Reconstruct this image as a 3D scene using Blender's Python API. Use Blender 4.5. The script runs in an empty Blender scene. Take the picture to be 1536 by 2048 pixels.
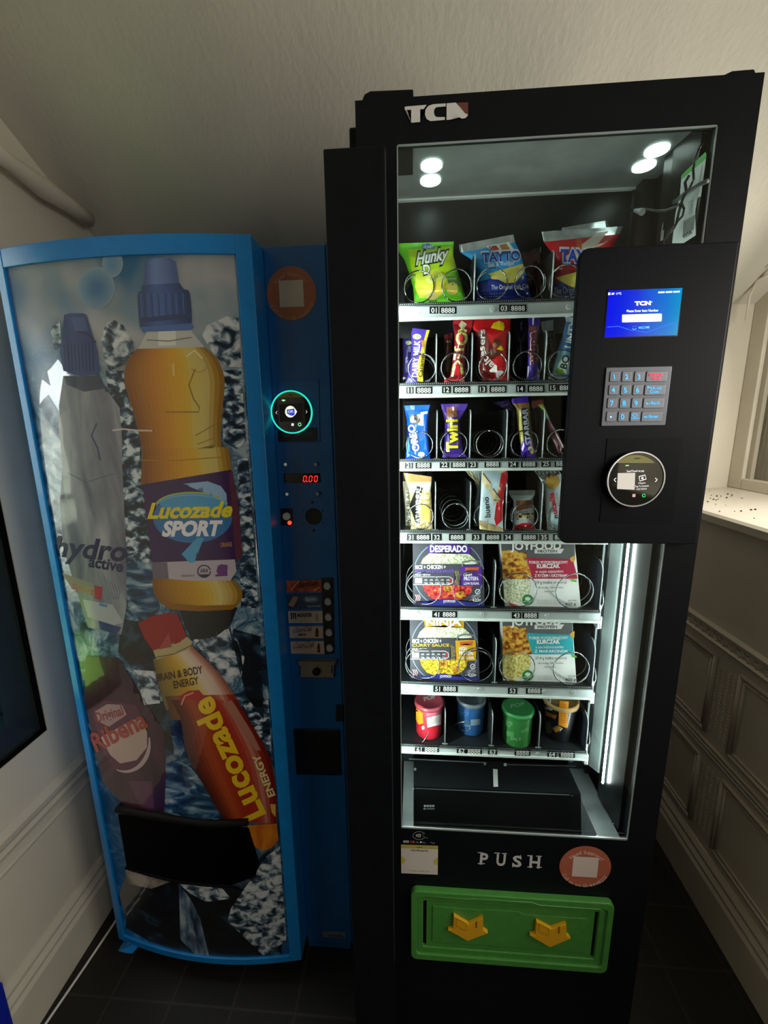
import bpy, bmesh, math, random
from mathutils import Vector, Matrix, noise
R = random.Random(7)
scene = bpy.context.scene
COL = scene.collection

# ------------------------------------------------------------------ camera, world, lights, exposure
CAM = Vector((0.0825, -0.7159, 1.4803))
FW = Vector((-0.07146951, 0.9767486, -0.20212443))
RT = Vector((0.99744237, 0.07017048, -0.01359459))
UP = RT.cross(FW)
FPX = 838.2285
cd = bpy.data.cameras.new('camera'); cam = bpy.data.objects.new('camera', cd); COL.objects.link(cam)
m = Matrix((RT, UP, -FW)).transposed().to_4x4(); m.translation = CAM
cam.matrix_world = m
cd.sensor_fit = 'VERTICAL'; cd.sensor_height = 36; cd.sensor_width = 27; cd.lens = FPX * 36 / 2048
cd.clip_start = 0.02
scene.camera = cam
scene.view_settings.view_transform = 'Standard'; scene.view_settings.look = 'None'
scene.view_settings.gamma = 1; scene.view_settings.exposure = 0; scene.view_settings.use_curve_mapping = False

w = bpy.data.worlds.new('overcast_sky'); scene.world = w; w.use_nodes = True
wb = w.node_tree.nodes['Background']; wb.inputs[0].default_value = (0.93, 0.97, 1.0, 1); wb.inputs[1].default_value = 11.0

def area(name, loc, target, sx, sy, watts, col, spread=180):
    l = bpy.data.lights.new(name, 'AREA'); l.shape = 'RECTANGLE'; l.size = sx; l.size_y = sy
    l.energy = watts; l.color = col; l.spread = math.radians(spread)
    o = bpy.data.objects.new(name, l); COL.objects.link(o); o.location = loc
    d = Vector(target) - Vector(loc); o.rotation_euler = d.to_track_quat('-Z', 'Y').to_euler()
    return o
# daylight through the right-hand window
area('window_daylight', (1.262, -.31, 1.58), (0.0, -.31, 1.15), 1.78, 0.60, 31, (1.0, 0.955, 0.87))
area('window_side_daylight', (1.255, .42, 1.62), (.95, .95, 1.52), 0.30, 0.55, 2.6, (1.0, 0.955, 0.87))
area('added_fill_light', (.962, -1.52, 1.40), (0, -1.52, 1.30), 0.34, 0.80, 8.0, (1.0, 0.96, 0.90))  # added fill from behind the view; no such window is known

# ------------------------------------------------------------------ pixel rays
def ray(u, v): return FW + RT * ((u - 768) / FPX) - UP * ((v - 1024) / FPX)
def atY(u, v, y): d = ray(u, v); return CAM + d * ((y - CAM.y) / d.y)
def atX(u, v, x): d = ray(u, v); return CAM + d * ((x - CAM.x) / d.x)
def atZ(u, v, z): d = ray(u, v); return CAM + d * ((z - CAM.z) / d.z)

# ------------------------------------------------------------------ materials
def lin(h):
    h = h.lstrip('#'); out = []
    for i in (0, 2, 4):
        x = int(h[i:i + 2], 16) / 255
        out.append(x / 12.92 if x <= .04045 else ((x + .055) / 1.055) ** 2.4)
    return (*out, 1)
MATS = {}
def mat(h, rough=.5, metal=0, coat=0, emit=0, spec=.5, name=None):
    key = (h, rough, metal, coat, emit, spec)
    if key in MATS: return MATS[key]
    mt = bpy.data.materials.new(name or 'surface_' + h.strip('#')); mt.use_nodes = True
    b = mt.node_tree.nodes['Principled BSDF']
    b.inputs['Base Color'].default_value = lin(h); b.inputs['Roughness'].default_value = rough
    b.inputs['Metallic'].default_value = metal; b.inputs['Coat Weight'].default_value = coat
    b.inputs['Coat Roughness'].default_value = .03; b.inputs['Specular IOR Level'].default_value = spec
    if emit:
        b.inputs['Emission Color'].default_value = lin(h); b.inputs['Emission Strength'].default_value = emit
    MATS[key] = mt; return mt
def nodes(name):
    mt = bpy.data.materials.new(name); mt.use_nodes = True; nt = mt.node_tree
    return mt, nt, nt.nodes['Principled BSDF'], nt.nodes.new, nt.links.new
def coords(nt, sc=(1, 1, 1), rot=(0, 0, 0), loc=(0, 0, 0)):
    g = nt.nodes.new('ShaderNodeNewGeometry'); mp = nt.nodes.new('ShaderNodeMapping')
    mp.inputs['Scale'].default_value = sc; mp.inputs['Rotation'].default_value = rot; mp.inputs['Location'].default_value = loc
    nt.links.new(g.outputs['Position'], mp.inputs['Vector']); return mp.outputs['Vector']
def ramp(nt, fac, stops, interp='LINEAR'):
    r = nt.nodes.new('ShaderNodeValToRGB'); r.color_ramp.interpolation = interp
    el = r.color_ramp.elements
    while len(el) < len(stops): el.new(.5)
    for e, (p, h) in zip(el, stops): e.position = p; e.color = lin(h)
    nt.links.new(fac, r.inputs['Fac']); return r.outputs['Color']
def noisy(name, stops, scale=20, sc=(1, 1, 1), rot=(0, 0, 0), rough=.5, coat=0, detail=6, bump=0, bscale=None, dist=0, metal=0, spec=.5):
    mt, nt, b, N, L = nodes(name)
    n = N('ShaderNodeTexNoise'); n.inputs['Scale'].default_value = scale; n.inputs['Detail'].default_value = detail
    n.inputs['Distortion'].default_value = dist
    L(coords(nt, sc, rot), n.inputs['Vector']); L(ramp(nt, n.outputs['Fac'], stops), b.inputs['Base Color'])
    b.inputs['Roughness'].default_value = rough; b.inputs['Coat Weight'].default_value = coat; b.inputs['Coat Roughness'].default_value = .03
    b.inputs['Metallic'].default_value = metal; b.inputs['Specular IOR Level'].default_value = spec
    if bump:
        n2 = N('ShaderNodeTexNoise'); n2.inputs['Scale'].default_value = bscale or scale; n2.inputs['Detail'].default_value = 4
        L(coords(nt, sc, rot), n2.inputs['Vector'])
        bp = N('ShaderNodeBump'); bp.inputs['Strength'].default_value = bump; bp.inputs['Distance'].default_value = .004
        L(n2.outputs['Fac'], bp.inputs['Height']); L(bp.outputs['Normal'], b.inputs['Normal'])
    return mt

M_wall = noisy('cream_paint', [(.3, '#d2cbb9'), (.7, '#dbd4c3')], 6, rough=.6, bump=.12, bscale=160)
M_ceil = noisy('textured_ceiling_paper', [(.3, '#bdb9ac'), (.7, '#c9c5b6')], 5, rough=.8, bump=.35, bscale=90, sc=(1, .45, 1))
M_trim = noisy('cream_gloss_paint', [(.3, '#cdc6b5'), (.7, '#d8d1c0')], 8, rough=.4, bump=.08, bscale=90)
M_dark_wall = noisy('darker_plaster', [(.3, '#b9b2a2'), (.7, '#c6bfae')], 6, rough=.8)  # a little darker than the cream wall paint
def tile_mat():
    mt, nt, b, N, L = nodes('dark_floor_tiles')
    br = N('ShaderNodeTexBrick'); br.offset = 0; br.inputs['Scale'].default_value = 1
    br.inputs['Brick Width'].default_value = .166; br.inputs['Row Height'].default_value = .158
    br.inputs['Mortar Size'].default_value = .0035; br.inputs['Mortar Smooth'].default_value = .4
    br.inputs['Color1'].default_value = lin('#181614'); br.inputs['Color2'].default_value = lin('#1d1b19'); br.inputs['Mortar'].default_value = lin('#302c28')
    L(coords(nt, loc=(.222, -.06, 0)), br.inputs['Vector'])
    n = N('ShaderNodeTexNoise'); n.inputs['Scale'].default_value = 60; L(coords(nt), n.inputs['Vector'])
    mx = N('ShaderNodeMixRGB'); mx.blend_type = 'OVERLAY'; mx.inputs['Fac'].default_value = .25
    L(br.outputs['Color'], mx.inputs[1]); L(n.outputs['Fac'], mx.inputs[2]); L(mx.outputs[0], b.inputs['Base Color'])
    b.inputs['Roughness'].default_value = .45; return mt
M_floor = tile_mat()
M_black = noisy('black_powder_coat', [(.3, '#0b0d11'), (.7, '#0f1217')], 40, rough=.5, spec=.15, bump=.05, bscale=400)
M_blackpanel = mat('#0b0e14', .5, spec=.12, name='black_control_panel')
M_inner = noisy('black_liner', [(.3, '#14171a'), (.7, '#1b1f22')], 30, rough=.35)
M_innerglossy = mat('#14181a', .28, 0, spec=.35, name='polished_dark_steel')
M_ceilin = noisy('brushed_grey_liner', [(.3, '#848c8a'), (.7, '#9aa2a0')], 20, rough=.4, metal=.2)
M_ledge = noisy('galvanised_grey', [(.3, '#7d868a'), (.7, '#939da0')], 14, rough=.5, metal=.3)
M_rail = noisy('silver_rail', [(.3, '#b7c3c4'), (.7, '#c9d4d4')], 10, sc=(.2, 1, 1), rough=.42, metal=.2)
M_railedge = mat('#eef6f2', .3, .1, name='bright_rail_lip')
M_chrome = mat('#dfe4e4', .12, 1, name='chrome')
M_wire = mat('#9aa0a2', .18, 1, name='steel_wire')
M_divider = mat('#3b4043', .3, .5, name='dark_divider')
M_divedge = mat('#c4cfd0', .3, .3, name='pale_divider_edge')
M_plate = mat('#07090a', .4, name='black_label_plate')
M_white = mat('#f2f4f0', .5, name='white_print')
M_blue = noisy('blue_paint', [(.3, '#0a79c4'), (.7, '#0d82ce')], 30, rough=.35, bump=.06, bscale=300)
M_bluepanel = noisy('deep_blue_paint', [(.3, '#0a5696'), (.7, '#0d5d9f')], 30, rough=.35, bump=.06, bscale=300)
M_led = mat('#e6fff4', .5, emit=3.2, name='led_light')
M_strip2 = mat('#f0fff7', .5, emit=150, name='led_strip_light')
M_strip = mat('#f2fff8', .5, emit=60, name='led_strip_light')
M_cable = mat('#e8e6de', .5, name='white_cable')

def glass_mat(name, tint=(1, 1, 1), refl=1.0, ior=1.45):
    mt = bpy.data.materials.new(name); mt.use_nodes = True; nt = mt.node_tree; nt.nodes.clear()
    o = nt.nodes.new('ShaderNodeOutputMaterial'); mx = nt.nodes.new('ShaderNodeMixShader'); t = nt.nodes.new('ShaderNodeBsdfTransparent')
    g = nt.nodes.new('ShaderNodeBsdfGlossy'); g.inputs['Roughness'].default_value = .02; t.inputs[0].default_value = (*tint, 1)
    f = nt.nodes.new('ShaderNodeFresnel'); ge = nt.nodes.new('ShaderNodeNewGeometry'); mr = nt.nodes.new('ShaderNodeMapRange')
    mr.inputs['To Min'].default_value = ior; mr.inputs['To Max'].default_value = 1 / ior   # same thin-pane reflectance from either face
    nt.links.new(ge.outputs['Backfacing'], mr.inputs['Value']); nt.links.new(mr.outputs[0], f.inputs[0])
    g.inputs[0].default_value = (refl, refl, refl, 1)
    nt.links.new(f.outputs[0], mx.inputs[0]); nt.links.new(t.outputs[0], mx.inputs[1]); nt.links.new(g.outputs[0], mx.inputs[2]); nt.links.new(mx.outputs[0], o.inputs[0])
    return mt
M_glass = glass_mat('clear_glass', (.95, .98, .97))
M_winglass = glass_mat('window_glass', (.78, .80, .78))
def dirty_glass():
    mt, nt, b, N, L = nodes('dirty_reeded_glass')
    wv = N('ShaderNodeTexNoise'); wv.inputs['Scale'].default_value = 6; wv.inputs['Detail'].default_value = 8
    L(coords(nt, (1, 60, 1.2)), wv.inputs['Vector']); L(ramp(nt, wv.outputs['Fac'], [(.3, '#55503f'), (.6, '#8a8372'), (.8, '#aaa391')]), b.inputs['Base Color'])
    b.inputs['Roughness'].default_value = .25; return mt
M_dirty = dirty_glass()

# ------------------------------------------------------------------ object helpers
OFF = {}
def tag(o, label=None, cat=None, group=None, kind=None):
    if label: o['label'] = label
    if cat: o['category'] = cat
    if group: o['group'] = group
    if kind: o['kind'] = kind
    return o
def empty(name, loc, label, cat, group=None):
    o = bpy.data.objects.new(name, None); COL.objects.link(o); o.location = loc; o.empty_display_size = .05
    OFF[o.name] = Vector(loc); return tag(o, label, cat, group)
class MB:
    def __init__(s): s.v = []; s.f = []; s.mi = []; s.mats = []; s.sm = []
    def m(s, mt):
        if mt not in s.mats: s.mats.append(mt)
        return s.mats.index(mt)
    def add(s, vs, fs, mt, smooth=False):
        o = len(s.v); s.v += [tuple(v) for v in vs]; k = s.m(mt)
        for f in fs: s.f.append([i + o for i in f]); s.mi.append(k); s.sm.append(smooth)
        return s
    def box(s, x0, x1, y0, y1, z0, z1, mt):
        v = [(x, y, z) for z in (z0, z1) for y in (y0, y1) for x in (x0, x1)]
        return s.add(v, [(0, 2, 3, 1), (4, 5, 7, 6), (0, 1, 5, 4), (2, 6, 7, 3), (0, 4, 6, 2), (1, 3, 7, 5)], mt)
    def quad(s, a, b, c, d, mt): return s.add([a, b, c, d], [(0, 1, 2, 3)], mt)
    def prism(s, pts, ext, mt, smooth=False):
        n = len(pts); e = Vector(ext); v = [Vector(p) for p in pts]; v += [p + e for p in v]
        return s.add(v, [tuple(range(n - 1, -1, -1)), tuple(range(n, 2 * n))] + [(i, (i + 1) % n, n + (i + 1) % n, n + i) for i in range(n)], mt, smooth)
    def tube(s, path, r, mt, n=8, caps=True):
        path = [Vector(p) for p in path]; V = []; F = []; prev = None
        for i, p in enumerate(path):
            t = (path[min(i + 1, len(path) - 1)] - path[max(i - 1, 0)]).normalized()
            if prev is None: a = t.orthogonal().normalized()
            else:
                a = prev - t * prev.dot(t); a = a.normalized() if a.length > 1e-6 else t.orthogonal().normalized()
            prev = a; b = t.cross(a); rr = r(i / (len(path) - 1)) if callable(r) else r
            for k in range(n):
                q = 2 * math.pi * k / n; V.append(p + (a * math.cos(q) + b * math.sin(q)) * rr)
        for i in range(len(path) - 1):
            for k in range(n): F.append((i * n + k, i * n + (k + 1) % n, (i + 1) * n + (k + 1) % n, (i + 1) * n + k))
        if caps: F.append(tuple(range(n - 1, -1, -1))); F.append(tuple((len(path) - 1) * n + k for k in range(n)))
        return s.add(V, F, mt, True)
    def cyl(s, p0, p1, r, mt, n=24, r1=None):
        p0 = Vector(p0); p1 = Vector(p1); t = (p1 - p0).normalized(); a = t.orthogonal().normalized(); b = t.cross(a); r1 = r if r1 is None else r1
        c = [(math.cos(2 * math.pi * k / n), math.sin(2 * math.pi * k / n)) for k in range(n)]
        V = [p0 + (a * x + b * y) * r for x, y in c] + [p1 + (a * x + b * y) * r1 for x, y in c]
        s.add(V, [(k, (k + 1) % n, n + (k + 1) % n, n + k) for k in range(n)], mt, True)
        return s.add(V, [tuple(range(n - 1, -1, -1)), tuple(range(n, 2 * n))], mt)
    def lathe(s, c, prof, mt, n=32):  # prof: (r, z) from bottom up, axis z
        V = [(c[0] + r * math.cos(2 * math.pi * k / n), c[1] + r * math.sin(2 * math.pi * k / n), z) for r, z in prof for k in range(n)]
        F = [(i * n + k, i * n + (k + 1) % n, (i + 1) * n + (k + 1) % n, (i + 1) * n + k) for i in range(len(prof) - 1) for k in range(n)]
        return s.add(V, F, mt, True)
    def ring(s, c, r0, r1, y0, y1, mt, n=48):  # annulus in the xz plane from y0 (front) to y1
        V = []
        for y in (y0, y1):
            for r in (r0, r1):
                V += [(c[0] + r * math.cos(2 * math.pi * k / n), y, c[1] + r * math.sin(2 * math.pi * k / n)) for k in range(n)]
        F = []
        for k in range(n):
            j = (k + 1) % n
            F += [(k, j, n + j, n + k), (n + k, n + j, 3 * n + j, 3 * n + k), (2 * n + k, 3 * n + k, 3 * n + j, 2 * n + j), (k, 2 * n + k, 2 * n + j, j)]
        return s.add(V, F, mt)
    def build(s, name, parent=None, label=None, bevel=0, kind=None, subdiv=0):
        off = OFF.get(parent.name, Vector()) if parent else Vector()
        me = bpy.data.meshes.new(name); me.from_pydata([(v[0] - off.x, v[1] - off.y, v[2] - off.z) for v in s.v], [], s.f)
        for mt in s.mats: me.materials.append(mt)
        me.polygons.foreach_set('material_index', s.mi); me.polygons.foreach_set('use_smooth', s.sm)
        me.validate(); me.update()
        o = bpy.data.objects.new(name, me); COL.objects.link(o)
        if parent: o.parent = parent
        OFF[o.name] = off
        if bevel:
            b = o.modifiers.new('bevel', 'BEVEL'); b.width = bevel; b.segments = 2; b.limit_method = 'ANGLE'; b.angle_limit = .7
        return tag(o, label, kind=kind)
def struct(name, mb, bevel=0): return mb.build(name, None, kind='structure', bevel=bevel)

# ------------------------------------------------------------------ 2D print (text, polygons) laid onto surfaces
TXT = {}
def text2d(s, bold=0.0):
    k = (s, bold)
    if k not in TXT:
        cu = bpy.data.curves.new('t', 'FONT'); cu.body = s; cu.offset = bold; cu.resolution_u = 3; cu.fill_mode = 'FRONT'
        o = bpy.data.objects.new('t', cu); me = bpy.data.meshes.new_from_object(o)
        vs = [(v.co.x, v.co.y) for v in me.vertices]; fs = [tuple(p.vertices) for p in me.polygons]
        bpy.data.objects.remove(o); bpy.data.meshes.remove(me); bpy.data.curves.remove(cu)
        x0 = min(v[0] for v in vs); x1 = max(v[0] for v in vs)
        TXT[k] = ([((x - x0) / (x1 - x0), y / .73) for x, y in vs], fs, (x1 - x0) / .73)
    return TXT[k]
def arc(cx, cy, rx, ry, a0=0, a1=360, n=28):
    return [(cx + rx * math.cos(math.radians(a0 + (a1 - a0) * k / n)), cy + ry * math.sin(math.radians(a0 + (a1 - a0) * k / n))) for k in range(n + (0 if abs(a1 - a0) >= 360 else 1))]
def band(pts, wd):  # polyline with a width -> polygon
    L = []; Rr = []
    for i, p in enumerate(pts):
        a = pts[max(i - 1, 0)]; b = pts[min(i + 1, len(pts) - 1)]
        dx, dy = b[0] - a[0], b[1] - a[1]; q = math.hypot(dx, dy) or 1
        ww = wd[i] if isinstance(wd, (list, tuple)) else wd
        nx, ny = -dy / q * ww / 2, dx / q * ww / 2
        L.append((p[0] + nx, p[1] + ny)); Rr.append((p[0] - nx, p[1] - ny))
    return L + Rr[::-1]
def rrect(x0, y0, x1, y1, r, n=5):
    o = []
    for cx, cy, a in ((x1 - r, y1 - r, 0), (x0 + r, y1 - r, 90), (x0 + r, y0 + r, 180), (x1 - r, y0 + r, 270)):
        o += [(cx + r * math.cos(math.radians(a + 90 * k / n)), cy + r * math.sin(math.radians(a + 90 * k / n))) for k in range(n + 1)]
    return o
class Decal:
    """surf(a, b, off) -> 3D point; cv converts drawing units to the surface's own units; step subdivides on curved surfaces"""
    def __init__(s, surf, cv=None, step=0, mk=None, base=.0004, dl=.00022):
        s.surf = surf; s.cv = cv or (lambda a, b: (a, b)); s.step = step; s.items = []; s.mk = mk or (lambda h: mat(h, .45)); s.base = base; s.dl = dl
    def mm(s, c): return s.mk(c) if isinstance(c, str) else c
    def poly(s, pts, c, layer=0):
        s.items.append(([s.cv(*p) for p in pts], [tuple(range(len(pts)))], s.mm(c), layer)); return s
    def strips(s, rows, cols, layer=4, n=16):  # rows: (left, right) points; cols: (pos, hex) across
        def mixc(t):
            for (a, ca), (b, cb) in zip(cols, cols[1:]):
                if t <= b:
                    k = (t - a) / max(b - a, 1e-6)
                    return '#' + ''.join('%02x' % round(int(ca[i:i + 2], 16) + (int(cb[i:i + 2], 16) - int(ca[i:i + 2], 16)) * k) for i in (1, 3, 5))
            return cols[-1][1]
        L = lambda p, q, k: (p[0] + (q[0] - p[0]) * k, p[1] + (q[1] - p[1]) * k)
        if len(rows) > 3:   # Catmull-Rom down the outline
            out = []
            for i in range(len(rows) - 1):
                q = [rows[max(i - 1, 0)], rows[i], rows[i + 1], rows[min(i + 2, len(rows) - 1)]]
                for k in range(4):
                    t = k / 4; row = []
                    for side in (0, 1):
                        p = [x[side] for x in q]
                        row.append(tuple(.5 * (2 * p[1][c] + (p[2][c] - p[0][c]) * t + (2 * p[0][c] - 5 * p[1][c] + 4 * p[2][c] - p[3][c]) * t * t + (3 * p[1][c] - p[0][c] - 3 * p[2][c] + p[3][c]) * t ** 3) for c in (0, 1)))
                    out.append(tuple(row))
            rows = out + [rows[-1]]
        for i in range(n):
            a, b = i / n, (i + 1) / n
            s.poly([L(p, q, a) for p, q in rows] + [L(p, q, b) for p, q in rows][::-1], mixc((a + b) / 2), layer)
        return s
    def soft(s, cx, cy, rx, ry, c0, c1, layer=0, n=8):  # blurred blob from c0 (rim) to c1 (middle)
        for i in range(n):
            k = (i + .5) / n; f = 1 - i / n * .85
            s.poly(arc(cx, cy, rx * f, ry * f), '#' + ''.join('%02x' % round(int(c0[j:j + 2], 16) + (int(c1[j:j + 2], 16) - int(c0[j:j + 2], 16)) * k) for j in (1, 3, 5)), layer + i * .5)
        return s
    def band(s, pts, wd, c, layer=1): return s.poly(band(pts, wd), c, layer)
    def text(s, t, p0, p1, h, c, layer=2, bold=.015, shear=0, flip=1):
        vs, fs, asp = text2d(t, bold); dx, dy = p1[0] - p0[0], p1[1] - p0[1]; q = math.hypot(dx, dy)
        ux, uy = (dy / q * h * flip, -dx / q * h * flip)
        s.items.append(([s.cv(p0[0] + dx * (x + shear * y) + ux * y, p0[1] + dy * (x + shear * y) + uy * y) for x, y in vs], fs, s.mm(c), layer)); return s
    def arctext(s, t, c, r, a_mid, h, col, inward=False, layer=2, bold=.01, track=.12):  # on a circle in (x, z) units
        ws = [(text2d(ch, bold)[2] * h if ch != ' ' else .35 * h) for ch in t]
        gap = track * h; tot = sum(ws) + gap * (len(t) - 1); pos = -tot / 2
        for ch, wd in zip(t, ws):
            mid = pos + wd / 2; pos += wd + gap
            if ch == ' ': continue
            a = math.radians(a_mid) + (mid / r if inward else -mid / r)
            tx, tz = (-math.sin(a), math.cos(a)) if inward else (math.sin(a), -math.cos(a))
            ox, oz = (-math.cos(a), -math.sin(a)) if inward else (math.cos(a), math.sin(a))
            vs, fs, asp = text2d(ch, bold)
            bx = c[0] + r * math.cos(a); bz = c[1] + r * math.sin(a)
            s.items.append(([(bx + tx * (x - .5) * wd + ox * (y - .5) * h, bz + tz * (x - .5) * wd + oz * (y - .5) * h) for x, y in vs], fs, s.mm(col), layer))
        return s
    def build(s, name, parent, label=None):
        mb = MB()
        for vs, fs, mt, layer in s.items:
            bm = bmesh.new(); bv = [bm.verts.new((a, b, 0)) for a, b in vs]
            for f in fs:
                try: bm.faces.new([bv[i] for i in f])
                except ValueError: pass
            bmesh.ops.triangulate(bm, faces=bm.faces[:], ngon_method='EAR_CLIP')
            if s.step:
                for ax in (0, 1):
                    lo = min(v.co[ax] for v in bm.verts); hi = max(v.co[ax] for v in bm.verts)
                    k = math.ceil(lo / s.step)
                    while k * s.step < hi:
                        co = [0, 0, 0]; no = [0, 0, 0]; co[ax] = k * s.step; no[ax] = 1
                        bmesh.ops.bisect_plane(bm, geom=bm.verts[:] + bm.edges[:] + bm.faces[:], plane_co=co, plane_no=no); k += 1
            bm.verts.index_update()
            P = [s.surf(v.co.x, v.co.y, s.base + s.dl * layer) for v in bm.verts]
            F = []
            for f in bm.faces:
                q = [v.index for v in f.verts]; n = Vector()
                for i in range(1, len(q) - 1): n += (P[q[i]] - P[q[0]]).cross(P[q[i + 1]] - P[q[0]])
                if n.dot(CAM - P[q[0]]) < 0: q.reverse()
                F.append(tuple(q))
            mb.add(P, F, mt); bm.free()
        return mb.build(name, parent, label)
def plane_px(y0): return lambda u, v, off: atY(u, v, y0 - off)
def plane_xz(y0): return lambda x, z, off: Vector((x, y0 - off, z))

# ================================================================== SETTING
WL, WR = -.888, .981
def ceil_z(y): return 2.20 - .555 * (y - .37)
struct('floor', MB().box(-1.0, 1.45, -2.7, 1.1, -.05, 0, M_floor))
cb = MB()
P = [(-1.0, 1.1, ceil_z(1.1)), (1.45, 1.1, ceil_z(1.1)), (1.45, -.35, ceil_z(-.35)), (-1.0, -.35, ceil_z(-.35))]
cb.prism(P, (0, 0, .06), M_ceil); cb.box(-1.0, 1.45, -2.7, -.35, 2.6, 2.66, M_ceil)
struct('ceiling', cb)
struct('wall_back', MB().box(-1.0, 1.45, 1.1, 1.16, 0, 1.86, M_dark_wall))
struct('wall_front', MB().box(-1.0, 1.45, -2.76, -2.7, 0, 2.66, noisy('low_bounce_paint', [(.3, '#3e3c38'), (.7, '#474540')], 5, rough=.7)))  # unseen wall, darkened to send less bounce onto the machine fronts
# left wall with a narrow window opening  y -.09..0.192, z .70..1.95
lw = MB(); x0, x1 = WL - .10, WL
lw.box(x0, x1, .192, 1.1, 0, 2.66, M_wall).box(x0, x1, -2.7, -.09, 0, 2.66, M_wall).box(x0, x1, -.09, .192, 0, .70, M_wall).box(x0, x1, -.09, .192, 1.95, 2.66, M_wall)
struct('wall_left', lw)
# right wall with a deep dormer window recess above the sill (y -1.25..0.95)
rw = MB(); RX = 1.28
rw.box(WR, WR + .10, -2.7, 1.1, 0, 1.19, M_wall)
rw.box(WR, RX + .12, .95, 1.1, 1.19, 2.66, M_wall).box(WR, RX + .12, -2.7, -1.25, 1.19, 2.66, M_wall)
rw.box(RX, RX + .12, -1.25, .95, 1.0, 1.26, M_wall).box(RX, RX + .12, -1.25, .95, 2.02, 2.66, M_wall)
struct('wall_right', rw)

def mould(name, x, sgn, y0, y1, prof, mt=None):  # horizontal moulding swept along y, prof = [(out, z)]
    mb = MB(); pts = [(x + sgn * o, y0, z) for o, z in prof]
    mb.prism(pts, (0, y1 - y0, 0), mt or M_trim); return mb
def skirting(name, x, s):
    struct(name, mould(name, x, s, -2.69, 1.09, [(-.02, 0), (.022, 0), (.022, .120), (.016, .130), (.018, .142), (.010, .155), (.012, .168), (.004, .182), (-.02, .186)]))
skirting('baseboard_left', WL, 1); skirting('baseboard_right', WR, -1)
# dado mouldings on the left wall
struct('trim_1', mould('t', WL, 1, -2.69, 1.09, [(-.02, .488), (.006, .488), (.009, .499), (.005, .51), (.012, .524), (.014, .538), (.006, .548), (.002, .556), (-.02, .556)]))
struct('trim_2', mould('t', WL, 1, -2.69, 1.09, [(-.02, .448), (.004, .448), (.006, .455), (.002, .462), (-.02, .462)]))
# ornate dado rail on the right wall with relief band
dm = mould('t', WR, -1, -2.69, 1.09, [(-.02, .832), (.010, .832), (.014, .838), (.006, .843), (.006, .866), (.012, .872), (.014, .880), (.004, .886), (-.02, .886)])
y = -1.2
while y < 1.05:   # carved leaf relief
    for q, dz in ((0, .006), (.5, -.006)):
        c = (WR - .007, y + q * .03, .8545 + dz)
        dm.tube([(c[0], c[1] + .011 * math.cos(a), c[2] + .007 * math.sin(a)) for a in [k * .7 for k in range(7)]], .0018, M_trim, 5)
    y += .03
struct('trim_3', dm)
# raised anaglypta panels, beaded frames
pn = MB()
def panel(ya, yb, za, zb):
    for d, o in ((0, .007), (.014, .004)):
        a, b, c, e = ya + d, yb - d, za + d, zb - d
        for p, q in (((a, c), (b, c)), ((b, c), (b, e)), ((b, e), (a, e)), ((a, e), (a, c))):
            pn.tube([(WR - .001, p[0], p[1]), (WR - .001, q[0], q[1])], o, M_trim, 6)
for (ya, yb) in ((.485, .93), (-.02, .385), (-.54, -.12), (-1.06, -.64)):
    panel(ya, yb, .545, .795); panel(ya, yb, .215, .455)
    yy = ya - .05
    for z0, z1 in ((.56, .78), (.23, .44)):
        for dy in (-.030, -.010, .010, .030):
            z = z0
            while z < z1:
                pn.box(WR - .0025, WR + .001, yy + dy - .004, yy + dy + .004, z, z + .006, M_trim); z += .011
for z in (.487, .500, .515): pn.tube([(WR - .001, -2.69, z), (WR - .001, 1.09, z)], .005, M_trim, 6)
struct('trim_4', pn)
# left window
wn = empty('window_1', (WL - .05, -.4, .70), None, None); wn['kind'] = 'structure'
f = MB()
DKF = mat('#0a0b0c', .7, spec=.02, name='dark_reveal_lining')  # near-black lining added so the daylit reveal stays dark
for a in ((-.075, .192, .70, .715), (-.075, .192, 1.93, 1.95), (.176, .192, .70, 1.95)): f.box(WL - .10, WL - .003, *a, DKF)
for k_ in range(4): f.box(WL - .095 + k_ * .012, WL - .02 - k_ * .012, -.09 + k_ * .014, -.079 + k_ * .014, .70, 1.95, M_trim)
f.box(WL - .03, WL - .012, -.03, .178, 1.30, 1.312, M_trim)
f.build('window_frame', wn, kind='structure')
MB().box(WL - .010, WL - .007, -.035, .177, .715, 1.93, M_winglass).build('pane', wn, kind='structure')
# outdoors beyond the left window
struct('ground', MB().box(-9, WL - .1, -9, 5, .05, .10, noisy('lawn_grass', [(.3, '#4f7a1c'), (.7, '#86b03c')], 30, rough=.9)))
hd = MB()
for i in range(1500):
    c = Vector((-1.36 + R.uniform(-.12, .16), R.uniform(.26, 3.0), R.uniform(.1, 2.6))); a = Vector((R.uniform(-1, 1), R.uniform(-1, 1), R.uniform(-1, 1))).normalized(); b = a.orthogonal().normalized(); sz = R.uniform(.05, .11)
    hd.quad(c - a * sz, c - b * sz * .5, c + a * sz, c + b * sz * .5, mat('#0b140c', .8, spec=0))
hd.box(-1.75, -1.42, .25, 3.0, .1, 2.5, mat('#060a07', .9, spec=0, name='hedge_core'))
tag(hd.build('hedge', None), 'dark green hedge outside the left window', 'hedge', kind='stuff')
bd = empty('house', (-3.6, -2.5, .10), 'white clad house across the lawn outside the left window', 'house')
h = MB(); h.box(-4.4, -3.6, -8.0, .1, .70, 3.4, mat('#efece4', .7))
for k in range(14): h.box(-3.6, -3.58, -8.0, .1, .72 + k * .185, .74 + k * .185, mat('#cfcabf', .7))
h.build('wall', bd); MB().box(-4.4, -3.59, -8.0, .1, .10, .70, mat('#2a2826', .8, spec=.1)).build('plinth', bd)
MB().prism([(-4.6, -8.1, 3.4), (-3.4, -8.1, 3.4), (-4.0, -8.1, 4.0)], (0, 8.3, 0), mat('#3b3633', .8)).build('roof', bd)
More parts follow.
